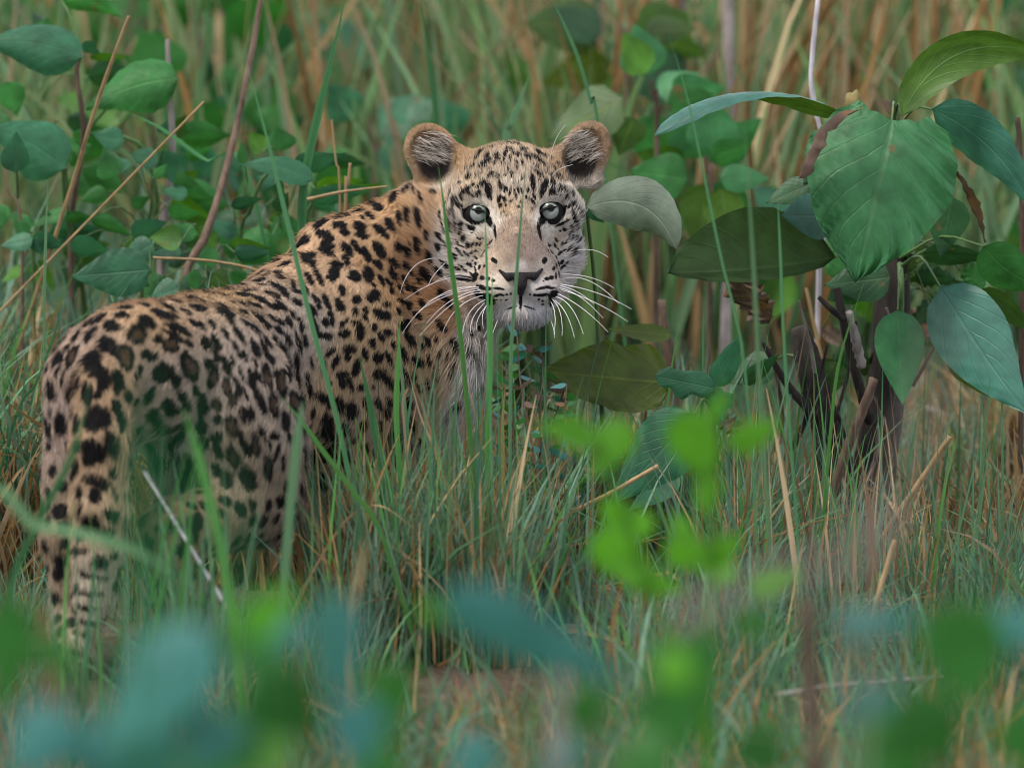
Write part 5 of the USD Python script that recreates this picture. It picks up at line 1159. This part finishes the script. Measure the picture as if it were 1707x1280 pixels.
G1, G2, G3, G4 = GREENS[0], GREENS[1], GREENS[3], GREENS[4]
for lab, pts, hw, Y, col in [
    ('long green blade leaning across the leopard\'s flank up to the brown twig', [(640, 1010), (600, 870), (560, 690), (520, 540), (470, 330), (440, 210), (405, 86)], 5.0, -0.42, G2),
    ('tall green blade crossing the left cheek beside the ear', [(800, 900), (785, 740), (768, 560), (751, 430), (741, 350), (731, 278)], 5.0, -0.30, G4),
    ('thin green blade crossing the inner corner of the left eye', [(822, 860), (815, 600), (812, 460), (810, 400), (808, 340)], 2.6, -0.30, G2),
    ('thin pale green blade crossing the forehead and the nose', [(850, 860), (852, 600), (860, 480), (868, 373), (877, 272)], 3.6, -0.30, G3),
    ('short bright green blade reaching up to the lip', [(812, 880), (815, 700), (818, 560), (821, 463)], 6.5, -0.28, G4),
    ('broad cut green blade in front of the foreleg', [(668, 960), (650, 850), (632, 750), (614, 660), (599, 594)], 8.0, -0.32, G1),
    ('narrow bright green blade standing over the shoulder spots', [(680, 960), (668, 800), (661, 690), (664, 600), (667, 528)], 5.5, -0.34, G4),
    ('green blade leaning left with a cut end over the flank', [(640, 900), (590, 820), (545, 760), (505, 705), (468, 660)], 5.0, -0.55, G4),
    ('pale blurred blade where flank and foreleg meet', [(470, 1040), (482, 880), (490, 790), (500, 700), (507, 668)], 9.0, -1.2, G3),
    ('blurred green blade over the hind thigh', [(395, 1100), (372, 930), (345, 810), (322, 730), (305, 682)], 9.0, -1.7, G4),
    ('wide green blade rising to the top edge behind the shoulder', [(503, 480), (505, 330), (520, 240), (545, 130), (578, -10)], 9.0, 0.42, G1),
    ('thin green blade falling from the top edge above the forehead', [(1000, 230), (985, 170), (965, 100), (940, 40), (915, -10)], 3.4, 0.6, G2),
    ('bluish blade leaning up to the right above the head', [(840, 260), (850, 215), (868, 170), (880, 130)], 7.0, 0.8, G3),
    ('upright green blade at the top behind the left ear', [(715, 300), (728, 210), (715, 100), (700, -10)], 6.0, 0.9, G1),
    ('slanting green blade crossing behind the leaning brown twig', [(420, 310), (340, 265), (270, 215), (215, 188)], 4.0, 0.55, G1),
    ('thin light green blade at the far left edge beside the rump', [(75, 640), (74, 500), (77, 380), (80, 300)], 3.0, 0.2, G3),
    ('blurred flat green blade crossing in front of the tail', [(-40, 868), (60, 878), (140, 892), (240, 925), (330, 985)], 11.0, -2.2, G3),
    ('dark green blade left of the tail', [(10, 1010), (60, 880), (120, 760), (150, 640)], 8.0, -1.5, G1),
    ('green blade crossing left below the rump', [(25, 700), (60, 640), (90, 560), (104, 500)], 3.0, 0.1, G1),
    ('blurred bluish blade in front of the sapling fork', [(1290, 1000), (1270, 700), (1255, 420), (1240, 200)], 4.5, -0.9, G3),
    ('thin green blade in front of the wide dark sapling leaf', [(1262, 900), (1240, 600), (1200, 420), (1150, 180), (1115, 60)], 2.6, -0.5, G2),
    ('faint upright blade right of the grey stick', [(1330, 900), (1310, 620), (1300, 400), (1296, 330)], 3.0, -0.4, G2),
    ('green blade leaning right across the stump', [(1370, 900), (1385, 720), (1400, 600), (1440, 470)], 3.5, -0.25, G4),
    ('pale green blade arching at the edge of the weed', [(800, 1000), (815, 930), (850, 890), (900, 880)], 4.0, -0.4, G3),
]:
    named_blade(lab, pts, hw, Y, col)
for lab, pts, hw, Y, col in [
    ('tan dry blade leaning left over the chest fur', [(790, 980), (760, 860), (735, 780), (712, 700), (690, 640)], 3.8, -0.26, TANS[1]),
    ('thin pale dry blade forking over the chest', [(770, 960), (745, 850), (728, 760), (700, 690), (676, 598)], 2.6, -0.27, TANS[3]),
    ('orange dry blade at the right of the chest', [(850, 980), (842, 850), (838, 720), (842, 640)], 4.5, -0.2, TANS[0]),
    ('bent pale dry blade with a folded tip over the elbow spots', [(690, 900), (675, 720), (672, 670), (681, 645), (668, 660)], 2.4, -0.3, TANS[3]),
    ('orange dry blade leaning left by the foreleg', [(720, 960), (690, 880), (655, 790), (640, 700)], 4.0, -0.35, TANS[0]),
    ('arched dry blade bending over the foreleg', [(500, 1000), (560, 890), (600, 850), (640, 845), (690, 880)], 2.6, -0.5, TANS[1]),
    ('tan dry blade at the right edge among low grass', [(1700, 950), (1699, 860), (1694, 780), (1690, 700)], 4.0, 0.2, TANS[0]),
    ('blurred tan dry blades patch before the foreleg', [(590, 1060), (596, 980), (605, 930), (612, 890)], 5.0, -2.4, TANS[1]),
    ('blurred tan dry blade at the lower left', [(90, 1180), (82, 1100), (70, 1030), (62, 990)], 7.0, -3.0, TANS[0]),
]:
    named_blade(lab, pts, hw, Y, col, 'dry_grass_blade')
# blades close to the lens whose blur veils the hindquarters in green
for k, (pts, hw) in enumerate([([(215, 1250), (222, 950), (232, 760), (236, 560)], 30), ([(300, 1250), (262, 900), (240, 700), (215, 480)], 15), ([(280, 1250), (300, 900), (345, 700), (400, 470)], 15), ([(470, 1250), (430, 1000), (395, 850), (330, 640)], 17), ([(340, 1250), (345, 1000), (335, 850), (320, 690)], 18), ([(260, 1250), (280, 900), (300, 700), (330, 520)], 13), ([(420, 1250), (400, 980), (390, 840), (400, 700)], 16), ([(150, 1250), (175, 1000), (205, 800), (222, 620)], 10)]):
    c = ['widest dark green blade blurred before the gap right of the tail', 'dark green blade blurred over the top of the rump', 'blurred green blade leaning right over the rump to the back', 'blurred green blade leaning left over the thigh', 'blurred green blade before the lower thigh', 'blurred green blade over the middle of the rump', 'blurred green blade before the knee', 'blurred green blade before the lower tail'][k]
    named_blade(c, pts, hw * (0.29 if k else 0.45), -5.6 + 0.1 * k, [0.02, 0.125, 0.045])

# ================================================================ out of focus background
bgr = np.random.default_rng(5)


def bg_plant(label, px, py, Y, spread, n, mats, size=(48, 92), name='background_shrub', group=None):
    pl = plant(name, label, px, Y, 'shrub', group)
    pl.root_stem(px, Y, [(px + 5, py + spread * 0.6, Y), (px, py, Y), (px - 5, py - spread * 0.6, Y)], 5, 3, M_TWIG, sides=5)
    for k in range(int(n * 1.6)):
        a = bgr.uniform(0, 2 * np.pi); rr = spread * bgr.uniform(0.15, 1) ** 0.7
        b = (px + rr * math.cos(a) * 0.9, py + rr * math.sin(a) * 0.8)
        L = bgr.uniform(*size) * 1.7
        a2 = a + bgr.uniform(-0.8, 0.8)
        t = (b[0] + L * math.cos(a2), b[1] + L * math.sin(a2) * 0.7 + 10)
        pl.leaf(b, t, L * bgr.uniform(0.28, 0.42), Y + bgr.uniform(-0.15, 0.15), mats[bgr.integers(len(mats))], roll=bgr.uniform(-45, 45), under=bgr.random() < 0.2, nu=9, nv=5, shape='ovate')


SH = [M_SHRUB, M_SHRUBBLUE, M_FOREGREEN]
for a in [('blurred shrub with light green leaves at the top left, right of the big corner leaf', 330, 60, 2.2, 110, 12, SH), ('blurred shrub in the gap between the leaning twig and the tall blade', 440, 90, 3.0, 100, 12, SH), ('blurred leaves low behind the leaning brown twig', 400, 240, 1.8, 90, 12, SH),
          ('blurred shrub with pale leaves at the top, left of the leopard\'s ear', 650, 110, 3.0, 100, 11, SH), ('blurred dark shrub at the top right of the forehead', 880, 70, 3.6, 100, 10, SH), ('blurred shrub just above the forehead between the ears', 840, 190, 2.6, 90, 9, SH),
          ('blurred dark olive leaves at the top right of the right ear', 1040, 70, 1.6, 55, 5, [M_TEAKDARK, M_OLIVE]), ('blurred broad green leaves behind the long arching sapling leaf', 1090, 170, 1.0, 60, 6, [M_SHRUB, M_TEAK, M_OLIVE]), ('blurred green leaves left of the large heart leaf', 1180, 290, 0.9, 48, 6, [M_SHRUB, M_TEAK]),
          ('blurred green shrub at the top right corner behind the upright leaf', 1620, 30, 3.2, 110, 9, SH), ('blurred shrub right of the grey leaf', 1060, 250, 2.0, 80, 9, SH), ('blurred green shrub behind the right edge of the sapling', 1640, 300, 2.4, 110, 12, SH),
          ('blurred shrub between the ear and the shoulder', 620, 240, 1.6, 70, 8, SH), ('blurred leaves behind the middle of the top edge', 760, 40, 4.2, 110, 9, SH), ('blurred shrub with dark leaves at the top left edge', 60, 150, 2.4, 100, 10, SH), ('blurred leaves behind the toothed leaf', 250, 200, 1.6, 90, 9, SH),
          ('blurred green leaves at the right edge beside the blue green leaf', 1690, 450, 1.6, 60, 7, [M_SHRUB, M_FOREGREEN]), ('blurred shrub at the top, right of the leopard\'s right ear', 1210, 110, 4.0, 100, 9, SH), ('blurred leaves behind the sapling fork', 1320, 420, 1.4, 70, 7, SH)]:
    bg_plant(*a)
for k in range(44):
    bg_plant('indistinct green shrub far out of focus in the background grass', (k % 11) * 165 + bgr.uniform(-20, 140), (k // 11) * 85 + bgr.uniform(0, 80), bgr.uniform(2.4, 5.5), bgr.uniform(70, 120), 8, [M_SHRUB, M_SHRUB, M_SHRUBBLUE, M_FOREGREEN], size=(60, 115), group='far shrubs out of focus')
for lab, pts, r, mat in [('blurred grey brown stem rising to the top edge right of the ear', [(1128, 500, 2.0), (1130, 250, 2.0), (1133, -30, 2.0)], 12, M_GREYTWIG), ('blurred mauve stem behind the long arching leaf', [(1222, 520, 1.8), (1218, 260, 1.8), (1212, -30, 1.8)], 12, M_GREYTWIG), ('blurred straw coloured stem beside the mauve stem', [(1238, 500, 2.0), (1236, 260, 2.0), (1242, -30, 2.0)], 10, M_STRAWTWIG),
                         ('blurred orange stalk at the top, right of the tall blade', [(590, 330, 2.8), (592, 150, 2.8), (596, 20, 2.8)], 14, M_STRAWTWIG), ('blurred tan stalk at the top right above the upright leaf', [(1600, 400, 2.6), (1602, 180, 2.6), (1598, -30, 2.6)], 14, M_STRAWTWIG), ('blurred brown stem slanting above the long arching leaf', [(1160, 150, 1.7), (1185, 105, 1.7), (1202, 75, 1.7)], 5, M_TWIG),
                         ('blurred pale stalk between twig and ear', [(520, 320, 2.2), (528, 120, 2.2), (520, -30, 2.2)], 8, M_STRAWTWIG), ('blurred brown stem at the top over the left ear', [(745, 300, 3.0), (750, 120, 3.0), (748, -30, 3.0)], 8, M_TWIG), ('blurred dark stem in the top right corner', [(1552, 300, 2.4), (1560, 60, 2.4), (1562, -30, 2.4)], 8, M_TWIG), ('blurred straw at the right edge above the twig', [(1660, 330, 1.8), (1672, 240, 1.8), (1655, 150, 1.8)], 6, M_STRAWTWIG)]:
    stick('background_stalk', lab, 'stalk', ([to_ground(pts[0][0], pts[0][2])] if pts[-1][1] < 50 else []) + pts, r, r * 0.8, mat, n=6)

# ================================================================ grass too dense to count
gr = np.random.default_rng(11)


def tuft(n, h, w, spread, lean, droop, pal, seed, tipfade=0.0):
    r = np.random.default_rng(seed)
    parts = []
    for k in range(n):
        a, a2 = r.uniform(0, 2 * np.pi, 2)
        b = np.array([math.cos(a), math.sin(a), 0]) * spread * r.random() ** 0.5
        H_ = h * r.uniform(0.35, 1.0)
        dr = np.array([math.cos(a2), math.sin(a2), 0])
        t = np.linspace(0, 1, 6)
        ln = abs(r.normal(0, lean)); dp = abs(r.normal(0, droop))
        c = b + dr * (H_ * (ln * t + dp * t ** 2.4))[:, None] + np.array([0, 0, 1]) * (H_ * (t - 0.35 * dp * t ** 3))[:, None]
        ww = w * r.choice([0.5, 0.8, 1.0, 1.2, 1.5]) * r.uniform(0.8, 1.2) * np.clip((1 - t) * 2.2, 0.1, 1)
        f_ = r.uniform(0, 2 * np.pi)
        v, f = blade(c, ww, [math.cos(f_), math.sin(f_), 0.05], 0.3)
        col = pal[r.integers(len(pal))] * r.uniform(0.7, 1.25)
        cc_ = np.repeat(col * (1 + tipfade * t[:, None]) , 3, 0)
        parts.append((v, f, cc_))
    return join(parts)


def instancer(name, label, cat, protos, pos, rot, scl, idx):
    path = numbered('/World/' + name)
    pi = UsdGeom.PointInstancer.Define(stage, path)
    rel = pi.CreatePrototypesRel()
    for k, (v, f, c) in enumerate(protos):
        m_ = usdkit.mesh(stage, f'{path}/tuft_{k:03d}', (v, f), M_GRASS, smooth=True)
        primvar(m_, 'col', np.clip(c, 0, 0.8))
        rel.AddTarget(m_.GetPath())
    pi.CreateProtoIndicesAttr(Vt.IntArray.FromNumpy(np.asarray(idx, np.int32)))
    pi.CreatePositionsAttr(Vt.Vec3fArray.FromNumpy(np.asarray(pos, np.float32)))
    pi.CreateOrientationsAttr(Vt.QuathArray([Gf.Quath(float(math.cos(a / 2)), 0, 0, float(math.sin(a / 2))) for a in rot]))
    pi.CreateScalesAttr(Vt.Vec3fArray.FromNumpy(np.asarray(scl, np.float32)))
    tag(pi.GetPrim(), label, cat, kind='stuff')


LEO_XY = cKDTree(to_world(vb)[::7][:, :2])
LEO_W = to_world(vb)[::7]


def clear_of_leopard(xy, r):
    return LEO_XY.query(xy)[0] > r


def scatter(n, y0, y1, x0=None, x1=None, margin=0.25, px=None):
    """n ground points seen (or nearly seen) by the camera between depths y0 and y1; px limits them to picture columns."""
    y = y0 + (y1 - y0) * gr.random(n)
    half = (y - EYE[1]) / D * 0.615 + margin
    if px is None:
        x = gr.uniform(-1, 1, n) * half
    else:
        k = (y - EYE[1]) / D * SC
        x = (gr.uniform(px[0], px[1], n) - 853.5) * k
    return np.stack([x, y], 1)


def grow(name, label, cat, protos, pts, hs, squash=1.0, r=0.03):
    ok = clear_of_leopard(pts, r) & ((pts[:, 0] - 0.15) ** 2 / 0.09 ** 2 + (pts[:, 1] + 0.12) ** 2 / 0.30 ** 2 > 1)
    pts, hs = pts[ok], np.broadcast_to(hs, len(ok))[ok]
    n = len(pts)
    pos = np.column_stack([pts, ground_z(pts[:, 0], pts[:, 1]) - 0.005])
    s = hs * gr.uniform(0.75, 1.15, n)
    wsc = np.clip(s / 0.5, 0.55, 1.3)
    instancer(name, label, cat, protos, pos, gr.uniform(0, 2 * np.pi, n), np.column_stack([s * squash, s * squash, s]), gr.integers(0, len(protos), n))


SOFT = 1.12 * np.array([[0.085, 0.165, 0.095], [0.105, 0.175, 0.12], [0.07, 0.155, 0.08], [0.09, 0.17, 0.125]])
mix = np.vstack([GREENS, SOFT, SOFT, TANS[:3]])
short_p = [tuft(38, 1.0, 0.016, 0.45, 0.28, 0.30, mix, 30 + k) for k in range(5)]
dry_p = [tuft(30, 1.0, 0.014, 0.40, 0.32, 0.30, TANS, 50 + k) for k in range(4)]
BGREENS = 1.15 * np.array([[0.095, 0.165, 0.060], [0.13, 0.18, 0.080], [0.075, 0.155, 0.065], [0.11, 0.19, 0.10], [0.06, 0.14, 0.045]])
tall_p = [tuft(22, 1.0, 0.0095, 0.24, 0.2, 0.2, BGREENS, 70 + k) for k in range(5)]
tall_d = [tuft(16, 1.0, 0.0075, 0.22, 0.2, 0.16, np.vstack([TANS[:4], TANS[1:4]]), 90 + k) for k in range(4)]
fine_p = [tuft(26, 1.0, 0.008, 0.22, 0.18, 0.22, mix, 110 + k) for k in range(4)]
lit_p = []
for k in range(4):
    r = np.random.default_rng(130 + k); parts = []
    for _ in range(22):
        a = r.uniform(0, 2 * np.pi); L = r.uniform(0.3, 1.0); c0 = r.uniform(-0.5, 0.5, 2)
        c = np.array([[c0[0], c0[1], r.uniform(0.01, 0.10)], [c0[0] + 0.5 * L * math.cos(a), c0[1] + 0.5 * L * math.sin(a), r.uniform(0.04, 0.16)], [c0[0] + L * math.cos(a + 0.2), c0[1] + L * math.sin(a + 0.2), r.uniform(0.01, 0.10)]])
        v, f = blade(bez(c, 5), 0.012, [0, 0, 1], 0.2)
        parts.append((v, f, np.tile(TANS[r.integers(5)] * r.uniform(0.7, 1.2), (len(v), 1))))
    lit_p.append(join(parts))

# in front of the animal: low, so that it only hides the paws and hocks
near = scatter(1650, -6.5, -0.95)
grow('short_grass', 'short green grass over the ground nearer than the leopard', 'grass', short_p, near, gr.uniform(0.10, 0.19, len(near)) * np.where((near[:, 1] > -2.4) & (near[:, 0] < -0.36), 0.55, 1.0))
nd = scatter(330, -5.5, -0.9)
grow('dry_grass', 'short tan dry grass over the ground nearer than the leopard', 'grass', dry_p, nd, gr.uniform(0.10, 0.18, len(nd)) * np.where((nd[:, 1] > -2.4) & (nd[:, 0] < -0.36), 0.55, 1.0))
legs = np.vstack([scatter(200, -0.95, -0.1, px=(215, 480)), scatter(40, -0.95, 0.2, px=(-200, 70)), scatter(60, -0.95, -0.3, px=(480, 620))])
grow('short_grass', 'green grass around the leopard\'s paws', 'grass', fine_p, legs, gr.uniform(0.08, 0.16, len(legs)), r=0.012)
ch = np.vstack([scatter(110, -0.5, -0.08, px=(560, 860)), scatter(130, -0.3, 0.5, px=(800, 1260))])
grow('tall_grass', 'taller green grass before the leopard\'s chest and forelegs', 'grass', fine_p, ch, gr.uniform(0.12, 0.27, len(ch)), r=0.01)
chd = np.vstack([scatter(70, -0.5, -0.05, px=(560, 860)), scatter(60, -0.3, 0.6, px=(820, 1260))])
grow('dry_grass', 'orange tan dry grass before the leopard\'s chest', 'grass', [tuft(22, 1.0, 0.009, 0.2, 0.2, 0.18, TANS, 140 + k) for k in range(3)], chd, gr.uniform(0.12, 0.26, len(chd)), r=0.01)
thin = [tuft(6, 1.0, 0.0062, 0.12, 0.10, 0.10, np.vstack([GREENS, SOFT]), 160 + k) for k in range(5)]
thin_d = [tuft(5, 1.0, 0.0058, 0.18, 0.14, 0.10, TANS, 170 + k) for k in range(4)]
tb = np.vstack([scatter(75, -0.5, -0.06, px=(540, 860)), scatter(40, -0.4, 0.2, px=(860, 1250)), scatter(26, -0.3, 0.5, px=(1240, 1700)), scatter(26, -1.0, -0.85, px=(30, 520))])
grow('tall_grass', 'thin upright green blades before the chest and the stump', 'grass', thin, tb, gr.uniform(0.20, 0.38, len(tb)), r=0.008)
tbd = np.vstack([scatter(50, -0.5, -0.06, px=(560, 860)), scatter(50, -0.4, 0.3, px=(860, 1600))])
grow('dry_grass', 'thin upright straw before the chest and the stump', 'grass', thin_d, tbd, gr.uniform(0.20, 0.38, len(tbd)), r=0.008)
# around and behind
fld = np.vstack([scatter(430, 0.1, 2.2, px=(940, 1900)), scatter(260, -0.9, 0.2, px=(1000, 1900))])
grow('short_grass', 'low green grass around the stump and to the right of it', 'grass', fine_p, fld, gr.uniform(0.07, 0.20, len(fld)))
lft = scatter(420, 0.15, 1.6, px=(-300, 700))
grow('tall_grass', 'mixed grass between the shrubs behind the leopard\'s back', 'grass', fine_p, lft, gr.uniform(0.18, 0.42, len(lft)))
lfd = np.vstack([scatter(450, 0.1, 1.8, px=(-300, 620)), scatter(110, -0.1, 1.4, px=(1450, 1850))])
grow('dry_grass', 'dry straw tufts behind the leopard\'s rump and right of the stump', 'grass', dry_p, lfd, np.where(lfd[:, 0] < 0, 1, 0.6) * gr.uniform(0.12, 0.30, len(lfd)))
lit = np.vstack([scatter(170, 0.2, 2.4), scatter(420, -0.4, 1.6, px=(940, 1900))])
grow('straw_litter', 'dead straw lying over the soil', 'straw', lit_p, lit, gr.uniform(0.10, 0.22, len(lit)), r=0.0)
bg = scatter(1350, 1.5, 9.5, margin=0.5)
grow('tall_grass', 'tall blurred green grass filling the background', 'grass', tall_p, bg, gr.uniform(0.30, 0.78, len(bg)))
bd = scatter(850, 1.6, 9.5, margin=0.5)
grow('dry_grass', 'tall blurred tan grass among the green in the background', 'grass', tall_d, bd, gr.uniform(0.35, 0.85, len(bd)))
